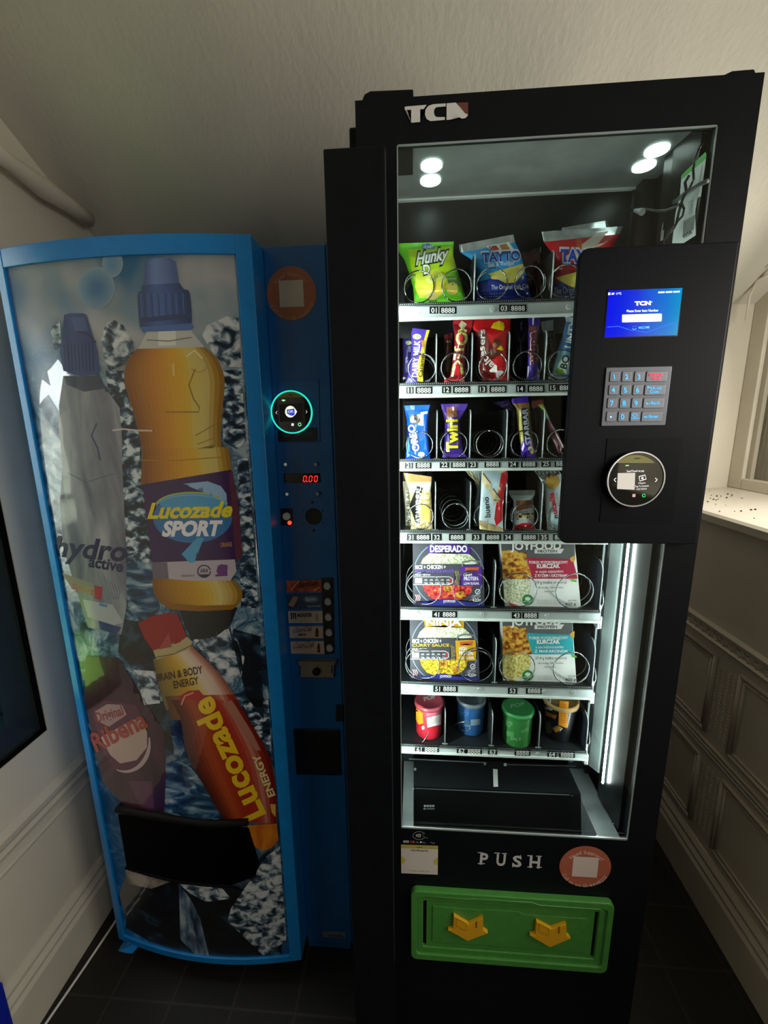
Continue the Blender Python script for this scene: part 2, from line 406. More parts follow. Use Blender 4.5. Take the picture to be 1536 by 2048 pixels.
# right window
w2 = empty('window_2', (RX, .1, 1.24), None, None); w2['kind'] = 'structure'
f = MB(); xa, xb = RX - .012, RX + .05
f.box(xa, xb, .885, .95, 1.235, 2.02, M_trim).box(xa, xb, -1.25, -1.20, 1.235, 2.02, M_trim).box(xa, xb, -1.20, .885, 1.235, 1.275, M_trim).box(xa, xb, -1.20, .885, 1.97, 2.03, M_trim)
f.box(xa + .012, xb - .01, .862, .887, 1.27, 1.98, mat('#b7b09f', .6)).build('window_frame', w2, kind='structure', bevel=.004)
MB().box(RX + .012, RX + .016, -1.20, .87, 1.27, 1.98, M_dirty).build('pane', w2, kind='structure')
f = MB(); f.prism([(WR - .018, -1.27, 1.185), (RX, -1.27, 1.185), (RX, -1.27, 1.236), (WR + .05, -1.27, 1.216), (WR - .010, -1.27, 1.212), (WR - .018, -1.27, 1.205)], (0, 2.22, 0), M_trim)
f.build('window_sill', w2, kind='structure')
w3 = empty('fill_light_frame', (WR, -1.52, 1.0), None, None); w3['kind'] = 'structure'  # unseen frame added around the fill light
f = MB()
for a in ((-1.74, -1.70, .95, 1.85), (-1.34, -1.30, .95, 1.85), (-1.70, -1.34, .95, .98), (-1.70, -1.34, 1.82, 1.85)): f.box(WR - .03, WR, *a, M_trim)
f.build('window_frame', w3, kind='structure')  # bars of the added fill light surround
sp = MB()
for k in range(46):
    yy = R.uniform(.35, .93); xx = R.uniform(WR + .0, WR + .24); r = R.uniform(.0012, .0032)
    z_ = 1.216 + (xx - WR - .05) / .249 * .02 if xx > WR + .05 else 1.2145
    sp.lathe((xx, yy), [(r, z_), (r * .8, z_ + r), (0.0001, z_ + r * 1.3)], mat('#2a221a', .9), 6)
tag(sp.build('dead_insects', None), 'scatter of small dark dead flies and grit on the right window sill', 'debris', kind='stuff')

# painted pipes where ceiling and walls meet
def pipe(name, pts, r, label, mt=M_trim):
    o = MB().tube(pts, r, mt, 12).build(name, None); return tag(o, label, 'pipe')
pl = [atX(*q, WL + .045) for q in ((-60, 268), (20, 325), (90, 378), (140, 412), (178, 440))]
pipe('ceiling_pipe', [p for p in pl], lambda t: .021 - .004 * math.sin(t * 9), 'thick cream painted pipe running along the top of the left wall')
pr = [atX(u, v, 1.19) for u, v in ((1560, 385), (1538, 410), (1521, 440), (1508, 470), (1502, 492), (1508, 512), (1524, 528), (1545, 534))]
pipe('bent_pipe', pr, .006, 'thin bent cream pipe above the right window')
pipe('wall_pipe', [atX(u, v, 1.2) for u, v in ((1560, 420), (1530, 455), (1504, 492), (1486, 515))], .008, 'straight cream painted pipe crossing the corner above the right window')
pipe('window_head_cable', [atX(u, v, 1.2) for u, v in ((1560, 452), (1532, 468), (1512, 480), (1494, 486))], .004, 'thin cream cable crossing the pipes above the right window')
tag(MB().tube([atX(u, v, 1.2) for u, v in ((1545, 545), (1515, 560), (1500, 590), (1492, 640))], .004, M_trim, 8).build('slack_cable', None), 'slack cream cable dropping beside the right window frame', 'cable')
# cable on the floor
cab = [(-.825, .42, .0035), (-.8301, .2168, .0035), (-.838, .12, .0035), (-.8496, .0019, .0035), (-.856, -.07, .0035), (-.862, -.2, .0035), (-.87, -.6, .0035)]
tag(MB().tube(cab, .0033, M_cable, 8).build('floor_cable', None), 'thin white cable lying on the dark floor along the left skirting', 'cable')
cr = empty('crate', (-.80, -.12, 0), 'bright blue box with white print at the lower left edge of the floor', 'box')
b0 = atX(12, 1990, -.845)
OFF['crate'] = Vector((-.86, b0.y - .1, 0)); cr.location = OFF['crate']
MB().box(-.862, -.845, b0.y - .34, b0.y, .001, .26, mat('#1526a8', .35)).build('carton', cr, bevel=.002)
MB().box(-.8448, -.8444, b0.y - .03, b0.y - .006, .02, .035, M_white).build('print', cr)

# ================================================================== SNACK VENDING MACHINE
SM = empty('snack_vending_machine', (.27, .0, 0), 'tall black glass-fronted snack vending machine with lit shelves and green push flap', 'vending machine')
YT = .125
GL, GR, GT, GB, DR = .0565, .5078, 1.8869, .6641, .5591
cabm = MB(); X0, X1, YB = -.02, .556, .80
cabm.box(X0, .040, .045, YB, .03, 1.94, M_black).box(.525, X1, .045, YB, .03, 1.94, M_black)
cabm.box(.040, .525, YB - .03, YB, .03, 1.94, M_black).box(.040, .525, .045, YB - .03, 1.92, 1.94, M_black).box(.040, .525, .045, YB - .03, .03, .06, M_black)
cabm.build('cabinet', SM, bevel=.003)
for x, y in ((.02, .09), (.51, .09), (.02, .72), (.51, .72)): MB().cyl((x, y, 0), (x, y, .032), .022, M_black, 16).build('foot', SM)
# top hinge brackets
p0 = atY(1440, 150, .02); p1 = atY(1525, 137, .02)
mb = MB(); mb.prism([(.500, .012, 1.93), (.556, .012, 1.93), (.557, .012, 1.950), (.553, .012, 1.958), (.524, .012, 1.9575), (.512, .012, 1.953)], (0, .09, 0), M_black); mb.build('hinge_bracket', SM, bevel=.002)
mb = MB(); mb.prism([(.004, .008, 1.90), (.081, .008, 1.90), (.081, .008, 1.960), (.018, .008, 1.9615), (.009, .008, 1.958), (.004, .008, 1.948)], (0, .10, 0), M_black); mb.build('hinge_bracket', SM, bevel=.002)
# door
d = MB(); D0 = -.004
d.box(D0, GL, 0, .04, .10, 1.945, M_black).box(GR, DR, 0, .012, .10, 1.945, M_black).box(GR + .010, DR, .012, .04, .10, 1.945, M_black).box(GL, GR, 0, .012, GT, 1.945, M_black).box(GL, GR, .012, .04, GT + .03, 1.945, M_black).box(GL, GR, 0, .006, .10, GB, M_black).box(GL, GR, .006, .04, .10, GB - .05, M_black)
door = d.build('door', SM)
MB().box(-.01, DR - .006, .02, .06, .03, .098, M_black).build('plinth', SM)
MB().box(GL + .0002, GR - .0002, .004, .008, GB + .0002, GT - .0002, M_glass).build('glass_pane', door)
g = MB(); t = .0016
for a in ((GL, GL + t, GB, GT), (GR - t, GR, GB, GT), (GL, GR, GT - t, GT), (GL, GR, GB, GB + 2 * t)): g.box(a[0], a[1], .001, .0038, a[2], a[3], mat('#aab5b5', .3, .3))
g.build('glass_edge', door)
# pillar standing proud at the left
pm = MB(); pm.box(-.048, .041, -.03, .19, .012, 1.870, M_black); pm.build('side_pillar', SM, bevel=.002)
MB().box(.0411, .0416, -.0285, -.0265, .35, 1.866, mat('#6d7679', .3, .6)).build('lit_edge_strip', SM)  # pale strip stands in for cabinet light catching the pillar edge
# badge
LT = lambda a, b: (690 + a / 5.908, 150 + b / 5.908)
DP = plane_px(0.0)
D = Decal(DP, LT, base=.0012)
W = '#d5d6d2'
D.poly([(703, 378), (722, 372), (965, 352), (930, 402), (888, 406), (888, 555), (782, 565), (782, 412), (708, 411)], W)
D.poly([(1190, 335), (1040, 345), (985, 365), (950, 410), (945, 470), (965, 520), (1010, 545), (1180, 530), (1180, 497), (1085, 497), (1060, 480), (1050, 440), (1055, 405), (1080, 380), (1190, 371)], W)
D.poly([(1200, 335), (1310, 325), (1420, 460), (1450, 460), (1450, 482), (1420, 510), (1380, 515), (1350, 500), (1268, 405), (1258, 525), (1200, 532)], W)
D.poly([(1325, 328), (1455, 322), (1455, 460), (1425, 458)], '#6e3b31')
D.build('brand_badge', door)
C7 = lambda a, b: (760 + a / 2.844, 1640 + b / 2.844)
D = Decal(DP, C7, base=.0006)
S = '#c9c8c6'
for ch, x0, x1, yb, dy in (('P', 566, 612, 250, 4), ('U', 660, 712, 256, 4), ('S', 752, 804, 263, 4), ('H', 848, 908, 269, 5)):
    D.text(ch, (x0, yb), (x1, yb + dy), 66 if ch != 'S' else 63, S, bold=.03)
for a, b, yy in ((556, 596, 250), (556, 585, 188), (650, 682, 190), (694, 722, 193), (838, 868, 269), (888, 920, 271), (838, 868, 205), (888, 920, 208)):
    D.poly([(a, yy - 5), (b, yy - 4), (b, yy + 1), (a, yy)], S, 1)
D.poly([(752, 245), (757, 245), (759, 268), (752, 268)], S, 1).poly([(797, 200), (802, 200), (802, 222), (798, 222)], S, 1)
D.build('push_lettering', door)
# contactless sticker and white sticker
C9 = lambda a, b: (780 + a / 9.31, 1560 + b / 9.31)
stk = MB()
q = [atY(*C9(*p), -.0006) for p in ((205, 1200), (895, 1225), (888, 1765), (210, 1735))]
stk.quad(*q, mat('#d9cfc8', .45)); st = stk.build('reward_sticker', door)
D = Decal(DP, C9, base=.0009)
D.poly([(205, 1200), (895, 1225), (893, 1290), (205, 1268)], '#b9ad52')
D.text('nayax', (500, 1258), (602, 1262), 26, '#3a3526', 1)
D.text('Get Rewards', (388, 1325), (708, 1335), 38, '#2a2725', 1, bold=.005)
D.text('1 0 2 1 8 0 3 3', (370, 1705), (735, 1722), 30, '#8c847e', 1, bold=0)
D.poly([(206, 1420), (260, 1440), (290, 1500), (255, 1550), (206, 1560)], '#c9bb4e', 1).poly([(890, 1450), (840, 1480), (815, 1525), (845, 1570), (888, 1590)], '#c9bb4e', 1)
D.build('print', st)
D = Decal(DP, C9, base=.0006)
D.band(arc(545, 1035, 116, 74, 30, 330), 9, '#9a9c9c', 1)
for k, x in enumerate((495, 518, 542, 566)): D.band(arc(x - 40, 1035, 42, 22 + 8 * k, -50, 50, 8), 11, '#d8d6cc', 1)
D.band([(640, 1010), (600, 1000), (625, 1060), (705, 1085)], 8, '#7e8080', 1)
D.poly([(250, 1125), (352, 1128), (350, 1170), (248, 1168)], '#cfcfcf').text('VISA', (262, 1162), (340, 1164), 28, '#5a5a70', 2)
D.poly(arc(398, 1152, 26, 26), '#8e2f2a').poly(arc(438, 1154, 26, 26), '#9b5131', 1)
D.text('G Pay', (480, 1172), (535, 1174), 30, '#93b2c8', 1).poly(arc(575, 1158, 17, 17), '#e8e8e8').text('Pay', (605, 1178), (665, 1180), 30, '#7f8486', 1).text('Pay', (755, 1180), (840, 1184), 28, '#8d9294', 1)
D.build('payment_marks', door)
def round_sticker(name, c, r, y, parent, col, white, tcol):
    s_ = MB().cyl((c[0], y, c[1]), (c[0], y - .0006, c[1]), r, mat(col, .5), 48).build(name, parent)
    d_ = Decal(plane_xz(y - .0006), base=.0003)
    k = r * .49
    d_.poly([(c[0] - k, c[1] - k), (c[0] + k, c[1] - k), (c[0] + k, c[1] + k), (c[0] - k, c[1] + k)], white)
    d_.arctext('Need Support?', c, r * .74, 90, r * .17, tcol)
    d_.arctext('Call us on 01-4448233', c, r * .91, 270, r * .16, tcol, inward=True)
    d_.build('print', s_); return s_
round_sticker('support_sticker', (.4305, .5953), .0508, 0, door, '#b0604a', '#d9c9c0', '#e4c4b6')
# green push flap
M_green = noisy('green_plastic', [(.3, '#45883a'), (.7, '#4c9140')], 60, rough=.42, bump=.06, bscale=500)
fa, fb, fc, fd = .0768, .4910, .3338, .521
def ringprism(mb, outer, inner, y0, y1, mt):
    n = len(outer); V = []
    for yy in (y0, y1): V += [(x, yy, z) for x, z in outer] + [(x, yy, z) for x, z in inner]
    F = []
    for k in range(n):
        j = (k + 1) % n
        F += [(k, j, n + j, n + k), (n + k, n + j, 3 * n + j, 3 * n + k), (2 * n + k, 3 * n + k, 3 * n + j, 2 * n + j), (k, 2 * n + k, 2 * n + j, j)]
    mb.add(V, F, mt)
fl = MB()
ringprism(fl, rrect(fa, fc, fb, fd, .014), rrect(fa + .012, fc + .016, fb - .012, fd - .016, .008), -.013, .001, M_green)
ringprism(fl, rrect(fa + .011, fc + .015, fb - .011, fd - .015, .008), rrect(fa + .026, fc + .030, fb - .026, fd - .030, .004), -.008, .001, M_green)
flap_frame = fl.build('flap_frame', door, bevel=.002)
fl = MB(); fl.box(fa + .033, fb - .033, -.005, 0, fc + .031, fd - .031, M_green)
pts = [(fa + .046, fd - .044), (fa + .150, fd - .046), (fa + .158, fd - .0435), (fa + .225, fd - .0435), (fa + .238, fd - .050), (fb - .050, fd - .050), (fb - .045, fd - .057), (fb - .045, fc + .045), (fa + .046, fc + .045)]
fl.prism([(x, -.005, z) for x, z in pts], (0, -.0022, 0), M_green)
flap = fl.build('push_flap', door, bevel=.0012)
MB().box(fa + .0262, fa + .033, -.0005, .0, fc + .034, fd - .034, mat('#020302', .8)).build('slot', flap)
MB().box(fb - .033, fb - .0262, -.0005, .0, fc + .034, fd - .034, mat('#020302', .8)).build('slot', flap)
rg = MB()
pts = [(fa + .030, fd - .0115), (fa + .120, fd - .0115), (fa + .128, fd - .009), (fa + .25, fd - .009), (fa + .264, fd - .015), (fb - .03, fd - .015), (fb - .022, fd - .022)]
rg.tube([(x, -.0125, z) for x, z in pts], .0016, M_green, 6); rg.build('moulded_step', flap_frame)
M_yel = mat('#e2a81c', .4)
for pts, slot, sq in (([(418, 522), (500, 572), (583, 533), (583, 603), (612, 620), (497, 665), (385, 603), (415, 597)], [(543, 577), (553, 575), (553, 613), (543, 616)], [(435, 560), (492, 590), (492, 632), (435, 605)]),
                  ([(885, 555), (968, 598), (1053, 568), (1053, 630), (1078, 650), (960, 700), (847, 633), (877, 627)], [(1013, 608), (1023, 606), (1023, 645), (1013, 648)], [(905, 590), (960, 620), (960, 662), (905, 635)])):
    mb = MB(); mb.prism([atY(*C7(*p), -.0072) for p in pts], (0, -.008, 0), M_yel); ar = mb.build('arrow', flap, bevel=.001)
    Decal(plane_px(-.0152), C7).poly(slot, '#8a6410').band(sq + sq[:1], 5, '#c08e14').build('arrow_mark', flap)

# ---- control panel
CP = MB(); YP = -.012
def adj(x, z): k_ = (YP - .001 - CAM.y) / (0 - CAM.y); return (CAM.x + (x - CAM.x) * k_, CAM.z + (z - CAM.z) * k_)
(pa, pb), pd = adj(.3319, 1.2769), adj(0, 1.7377)[1]
CP.prism([(x, YP, z) for x, z in [(.549, pb), (.549, pd)] + [q for q in rrect(pa, pb, .536, pd, .014) if q[0] < .45]], (0, .0118, 0), M_blackpanel)
cpn = CP.build('control_panel', SM, bevel=.0015)
C6 = lambda a, b: (1110 + a / 3.303, 480 + b / 3.303)
PP = plane_px(YP)
def em(h, e): return mat(h, .5, emit=e)
# screen with an emissive blue gradient
def screen_mat():
    mt, nt, b, N, L = nodes('lit_screen')
    sx = N('ShaderNodeSeparateXYZ'); L(coords(nt), sx.inputs[0]); mr = N('ShaderNodeMapRange')
    mr.inputs['From Min'].default_value = .378; mr.inputs['From Max'].default_value = .485; L(sx.outputs['X'], mr.inputs['Value'])
    c = ramp(nt, mr.outputs[0], [(0, '#0013f0'), (.35, '#0030e0'), (.75, '#0078d8'), (1, '#00a0d0')]); L(c, b.inputs['Emission Color'])
    b.inputs['Emission Strength'].default_value = .95; b.inputs['Base Color'].default_value = (0, 0, 0, 1); b.inputs['Roughness'].default_value = .1; return mt
(ax, az), (bx_, bz) = adj(.378, 1.6102), adj(.4854, 1.6771)
MB().box(ax - .0015, bx_ + .0015, YP - .0006, YP, az - .0015, bz + .0015, mat('#04060a', .15)).build('screen_bezel', cpn)
MB().box(ax, bx_, YP - .0009, YP, az, bz, screen_mat()).build('screen', cpn)
D = Decal(plane_px(YP - .0009), C6); Wt = em('#ffffff', 1.0); Cy = em('#5fd8ff', .8)
D.text('TCN', (527, 432), (633, 428), 26, Wt, bold=.06).text('®', (634, 414), (644, 413), 9, Wt, bold=0)
D.text('Please Enter Item Number', (474, 477), (684, 472), 17, Wt, bold=.01)
D.poly([(446, 493), (703, 486), (706, 490), (704, 534), (700, 538), (446, 544), (443, 540), (444, 497)], Wt)
D.text('WELCOME', (550, 587), (625, 583), 15, Cy).band(arc(524, 580, 13, 11, 15, 165, 8), 3, Cy).poly(arc(517, 572, 2, 2, n=6), Cy).poly(arc(531, 571, 2, 2, n=6), Cy)
D.poly([(352, 348), (366, 347), (365, 363), (351, 364)], Wt).poly([(375, 350), (393, 348), (389, 361), (373, 362)], Wt).text('11℃', (405, 361), (438, 360), 14, Wt)
[D.poly([(682 + 50 * i, 341 - 2 * i), (726 + 50 * i, 339 - 2 * i), (724 + 50 * i, 350 - 2 * i), (680 + 50 * i, 352 - 2 * i)], em('#dfe8ff', .8)) for i in range(3)]
D.band([(345, 575), (420, 570), (500, 595), (600, 610), (700, 575), (760, 555), (812, 550)], 4, em('#1660e8', .9), 0)
D.build('screen_graphics', cpn)
# keypad
MB().prism([(x, YP, z) for x, z in rrect(*adj(.3839, 1.4743), *adj(.4832, 1.565), .002)], (0, -.0025, 0), mat('#5d6068', .4, .6, name='grey_metal_keypad')).build('keypad', cpn, bevel=.0008)
kx = {0: (393, 385, 376, 369), 1: (473, 465, 457, 447), 2: (555, 545, 536, 527), 3: (668, 657, 648, 636)}
ky = (902, 990, 1077, 1166)
KB = em('#39b5ff', 1.0); KW = em('#9fdcff', 1.0); KR = em('#ff2f4f', 1.0)
leg = [['1', '2', '3', 'Multiple|Vend'], ['4', '5', '6', 'Pick-up|Code'], ['7', '8', '9', 'Back'], ['.', '0', 'Cancel', 'Enter']]
DK = Decal(plane_px(YP - .0042), C6)
for r_ in range(4):
    for c_ in range(4):
        x = kx[c_][r_]; yv = ky[r_]; hw = 28 if c_ < 3 else 58
        a = atY(*C6(x, yv), YP - .0025); wx = hw / 3.303 / 1150
        MB().prism([(px, YP - .0024, pz) for px, pz in rrect(a.x - wx, a.z - .0078, a.x + wx, a.z + .0078, .0022)], (0, -.0018, 0), mat('#6b6e76', .38, .55, name='grey_key')).build('key', cpn, bevel=.0005)
        L_ = leg[r_][c_]
        if L_ == '.': DK.poly(arc(x, yv + 3, 6, 6, n=10), KW)
        elif len(L_) == 1: wd_ = text2d(L_, .02)[2] * 17; DK.text(L_, (x - wd_, yv + 18), (x + wd_, yv + 17), 34, KB, bold=.02)
        elif L_ == 'Cancel': DK.text(L_, (x - 24, yv + 16), (x + 24, yv + 15), 14, KB).band(arc(x, yv - 10, 18, 8), 4, KB)
        elif '|' in L_:
            a_, b_ = L_.split('|'); cc = KR if r_ == 0 else KB
            DK.text(a_, (x - 47, yv - 2), (x + 47, yv - 5), 21, cc).text(b_, (x - 32, yv + 22), (x + 28, yv + 20), 19, cc)
        else:
            DK.text(L_, (x - 12, yv + 10), (x + 46, yv + 8), 20, KB).band([(x - 18, yv - 8), (x - 18, yv + 4), (x - 46, yv + 4)], 4, KB).poly([(x - 50, yv + 4), (x - 38, yv - 5), (x - 38, yv + 13)], KB)
DK.build('key_legends', cpn)
# card reader
def card_reader(parent, c, r, y, ringmat, screen):
    mb = MB(); mb.cyl((c[0], y, c[1]), (c[0], y - .012, c[1]), r * .985, mat('#0b0c0e', .25), 48)
    o = mb.build('card_reader', parent)
    mb = MB(); mb.ring(c, r * .945, r, y - .0135, y - .010, ringmat); mb.build('reader_ring', o)
    mb = MB(); mb.cyl((c[0], y - .012, c[1]), (c[0], y - .0126, c[1]), r * .94, mat('#0a0b10', .06, coat=1), 48); mb.build('reader_screen', o)
    return o
# the fitted circle lies at the panel plane; the body starts behind it
rc = atY(1270.8, 958.7, YP - .012); rr = .0443
MB().box(.3905, .505, YP - .0012, YP, 1.318, 1.455, mat('#090c11', .5, spec=.1)).build('reader_recess_plate', cpn)
# card_reader is a part of the control panel: its pieces are siblings to keep three levels
mb = MB(); mb.cyl((rc.x, YP, rc.z), (rc.x, YP - .012, rc.z), rr * .985, mat('#0b0c0e', .25), 48); mb.build('card_reader', cpn)
MB().ring((rc.x, rc.z), rr * .955, rr, YP - .0145, YP - .010, mat('#c3c7c8', .25, .8)).build('reader_ring', cpn)
MB().cyl((rc.x, YP - .012, rc.z), (rc.x, YP - .0126, rc.z), rr * .955, mat('#07080c', .06, coat=1), 48).build('reader_screen', cpn)
D = Decal(plane_px(YP - .0126), C6)
D.poly([(p[0], p[1]) for p in arc(533, 1580, 172, 160, 222, 318, 16)], '#8f8a4c').text('nayax', (527, 1447), (566, 1445), 12, '#1c1c14')
D.poly([(415, 1540), (530, 1538), (526, 1650), (410, 1645)], em('#c9c4bb', .55))
D.text('Scan/Touch to pay', (474, 1533), (590, 1530), 13, em('#e8e8e8', .8)).text('Tap To Connect', (530, 1634), (620, 1628), 12, em('#e8e8e8', .7)).text('Nayax', (552, 1612), (600, 1608), 12, em('#d8d8d8', .6)).text('10218033', (538, 1652), (606, 1648), 11, em('#d8d8d8', .6))
D.band([(556, 1562), (595, 1552), (602, 1580), (560, 1592), (556, 1562)], 5, em('#e8e8e8', .8)).text('€', (570, 1584), (590, 1580), 18, em('#e8e8e8', .8))
D.band([(404, 1572), (390, 1584), (402, 1598)], 4, em('#ffffff', .9)).band([(662, 1572), (676, 1584), (662, 1598)], 4, em('#ffffff', .9))
D.poly([(512, 1678), (532, 1678), (531, 1698), (511, 1698)], em('#c99b93', .6)).band(arc(587, 1688, 10, 10), 4, em('#2bd85a', .9)).poly([(466, 1487), (488, 1486), (488, 1492), (466, 1493)], em('#9fe8a0', .9))
D.build('reader_graphics', cpn)
D = Decal(PP, C6)
for k in range(5): D.poly(arc(357 + k * 42, 1880, 3, 3, n=8), '#020304')
D.build('speaker_holes', cpn)

# ---- interior
it = MB()
it.box(.040, .050, .045, .125, GB - .02, 1.915, M_innerglossy)                        # left jamb
it.box(.040, .046, .125, .70, .60, 1.915, M_inner)
it.prism([(.5095, .041, GB - .02), (.502, .100, GB - .02), (.502, .125, GB - .02), (.526, .125, GB - .02), (.526, .041, GB - .02)], (0, 0, 1.915 - GB + .02), M_innerglossy)                        # polished right jamb
it.box(.500, .526, .19, .70, .60, 1.915, M_inner)
it.box(.046, .50, .69, .70, .60, 1.915, M_inner)
it.build('liner', SM)
it = MB(); it.prism([(.514, .122, .70), (.500, .130, .70), (.488, .150, .70), (.484, .19, .70), (.516, .19, .70)], (0, 0, 1.01), mat('#7f8b8b', .45, .1)); it.build('corner_post', SM)
it = MB(); it.box(.040, .526, .045, .22, 1.915, 1.922, M_ceilin); ceilp = it.build('roof_panel', SM)
it = MB(); it.box(.046, .500, .222, .228, 1.66, 1.915, M_inner)
it.box(.046, .500, .214, .224, 1.912, 1.9155, M_railedge).box(.4965, .500, .2185, .2225, 1.70, 1.912, mat('#4c5356', .3, .4)); it.build('baffle', SM)
for u, v in ((863, 330), (861, 360), (1314, 299), (1288, 331)):
    p = atZ(u, v, 1.915); MB().cyl((p.x, p.y, 1.9155), (p.x, p.y, 1.9125), .0185, M_led, 28).build('downlight', SM)
sx = atY(1234, 1300, .096).x
for x, y, ms in ((sx, .096, M_strip), (.054, .050, M_strip2)):
    MB().box(x - .0015, x + .0015, y - .0015, y + .0015, .705, 1.74, ms).build('led_strip', SM)
# slotted upright
up = MB(); up.box(.4765, .4805, .155, .20, .70, 1.71, mat('#5b6567', .35, .6)); uo = up.build('upright', SM)
sl = MB(); z = .73
while z < 1.69: sl.box(.4755, .4770, .162, .172, z, z + .010, mat('#07090a', .6)); z += .022
sl.build('slot', uo)
# delivery bin
bn = MB()
bn.box(.082, .463, .205, .21, .50, .66, M_inner).box(.082, .463, .12, .205, .646, .650, M_inner)
bn.prism([(.082, .12, .649), (.463, .12, .649), (.463, .075, .47), (.082, .075, .47)], (0, .004, 0), mat('#0d0f11', .3)).box(.082, .463, .013, .045, .44, .52, mat('#0d0f11', .3))
bn.box(.042, .525, .045, .30, .44, .47, M_inner).box(.042, .525, .205, .21, .50, .735, M_inner)
bo = bn.build('delivery_bin', SM)
MB().box(.463, .5075, .013, .205, .47, .640, M_ledge).build('side_ledge', bo)
MB().box(.0575, .082, .013, .205, .47, .640, M_ledge).build('side_ledge', bo)
MB().prism([(.4745, .205, .66), (.4745, .205, .735), (.465, .205, .735), (.465, .205, .66)], (0, -.003, 0), M_ledge).build('bracket', bo)
C4 = lambda a, b: (780 + a / 2.743, 1370 + b / 2.743)
D = Decal(lambda u, v, off: atZ(u, v, .650 + off), C4)
D.poly([(565, 460), (590, 463), (593, 558), (568, 558)], '#e6ecea', 1).poly(arc(632, 437, 9, 9, n=12), '#d8e2e2', 1).poly(arc(520, 432, 7, 9, n=12), '#bcc8c8', 1).poly(arc(138, 462, 7, 8, n=12), '#d0dada', 1)
D.poly([(104, 402), (530, 424), (530, 429), (104, 409)], '#93a0a2', 1).poly([(640, 434), (1020, 443), (1020, 448), (640, 440)], '#6b777a', 1)
D.build('label_strip', bo)
D = Decal(plane_px(.1195), C4); D.poly([(140, 566), (985, 600), (985, 606), (140, 573)], '#8b9699', 1)
D.poly([(995, 605), (1003, 606), (1000, 655), (990, 650)], '#dfe8e8', 1).poly([(127, 565), (133, 566), (133, 612), (127, 612)], '#e6efef', 1); D.build('flap_edge', bo)
D = Decal(plane_px(.0835), C4); [D.poly([(186 + 15 * i, 658), (198 + 15 * i, 658), (198 + 15 * i, 669), (186 + 15 * i, 669)], '#c9d2d2') for i in range(4)]; D.poly(arc(190, 679, 8, 5), '#9aa3a3').poly([(202, 675), (244, 676), (244, 683), (202, 682)], '#8a9393'); D.build('small_print', bo)
for a, b in ((1226, 760), (1282, 764)):
    p = atZ(*C4(a, b), .640); MB().lathe((p.x, p.y), [(.004, .640), (.004, .642), (.0001, .6435)], M_chrome, 12).build('screw', bo)
# cables, plug and label on the right jamb
JX = lambda u, v, off: atX(u, v, .5055 - off)
CC = lambda a, b: (1160 + a / 5.12, 250 + b / 5.12)
D = Decal(JX, CC, base=.0008)
D.poly([(1285, 275), (1295, 310), (1180, 880), (1185, 1130), (1060, 1210), (940, 1210), (930, 1100), (1020, 740), (1040, 520)], '#e2efee')
D.poly([(1285, 275), (1296, 312), (1288, 345), (1040, 560), (1042, 512)], '#4fbf3a', 1)
for k in range(14): D.poly([(1060 + k * 9, 985 - k * 5), (1064 + k * 9, 983 - k * 5), (1056 + k * 8, 1150 - k * 6), (1052 + k * 8, 1152 - k * 6)], '#20282a', 1)
for k in range(6): D.band([(1110, 800 + k * 22), (1160, 775 + k * 22)], 6, '#8d9c9e', 1)
D.text('0258', (1062, 1160), (1150, 1108), 34, '#27302f', 1)
D.build('wall_label', SM)
def jcable(name, pts, r, mt, dx=.02): return MB().tube([atX(*CC(a, b), .508 - dx - .004 * (i % 2)) for i, (a, b) in enumerate(pts)], r, mt, 8).build(name, SM)
jcable('cable', [(1255, 185), (1215, 250), (1180, 340), (1160, 450), (1165, 560), (1120, 650), (1060, 720), (1040, 800), (1065, 860), (1050, 930), (1000, 985), (960, 1060), (900, 1120)], .0016, mat('#15181a', .3))
jcable('cable', [(1115, 520), (1075, 590), (1090, 690), (1050, 760), (1010, 900), (985, 1010), (900, 1110), (860, 1210)], .002, mat('#101214', .3))
jcable('cable', [(680, 860), (780, 880), (880, 875), (960, 845), (1040, 805)], .0018, mat('#4a5052', .3), .022)
jcable('cable_clamp', [(965, 790), (1080, 700), (1200, 620), (1300, 575)], .0032, mat('#5d6668', .4), .012)
p0 = atX(*CC(480, 870), .49); p1 = atX(*CC(560, 875), .495); p2 = atX(*CC(640, 890), .50)
MB().cyl(p0, p1, .0018, M_chrome, 12).cyl(p1, p2, .0028, mat('#cfd8d8', .4), 14, .0062).build('plug', SM)
q0 = atX(*CC(842, 1190), .50); q1 = atX(*CC(850, 1090), .50); q2 = atX(*CC(856, 1000), .50)
MB().cyl(q0, q1, .0036, M_chrome, 12).cyl(q1, q2, .0036, M_chrome, 12, .0012).build('connector', SM)

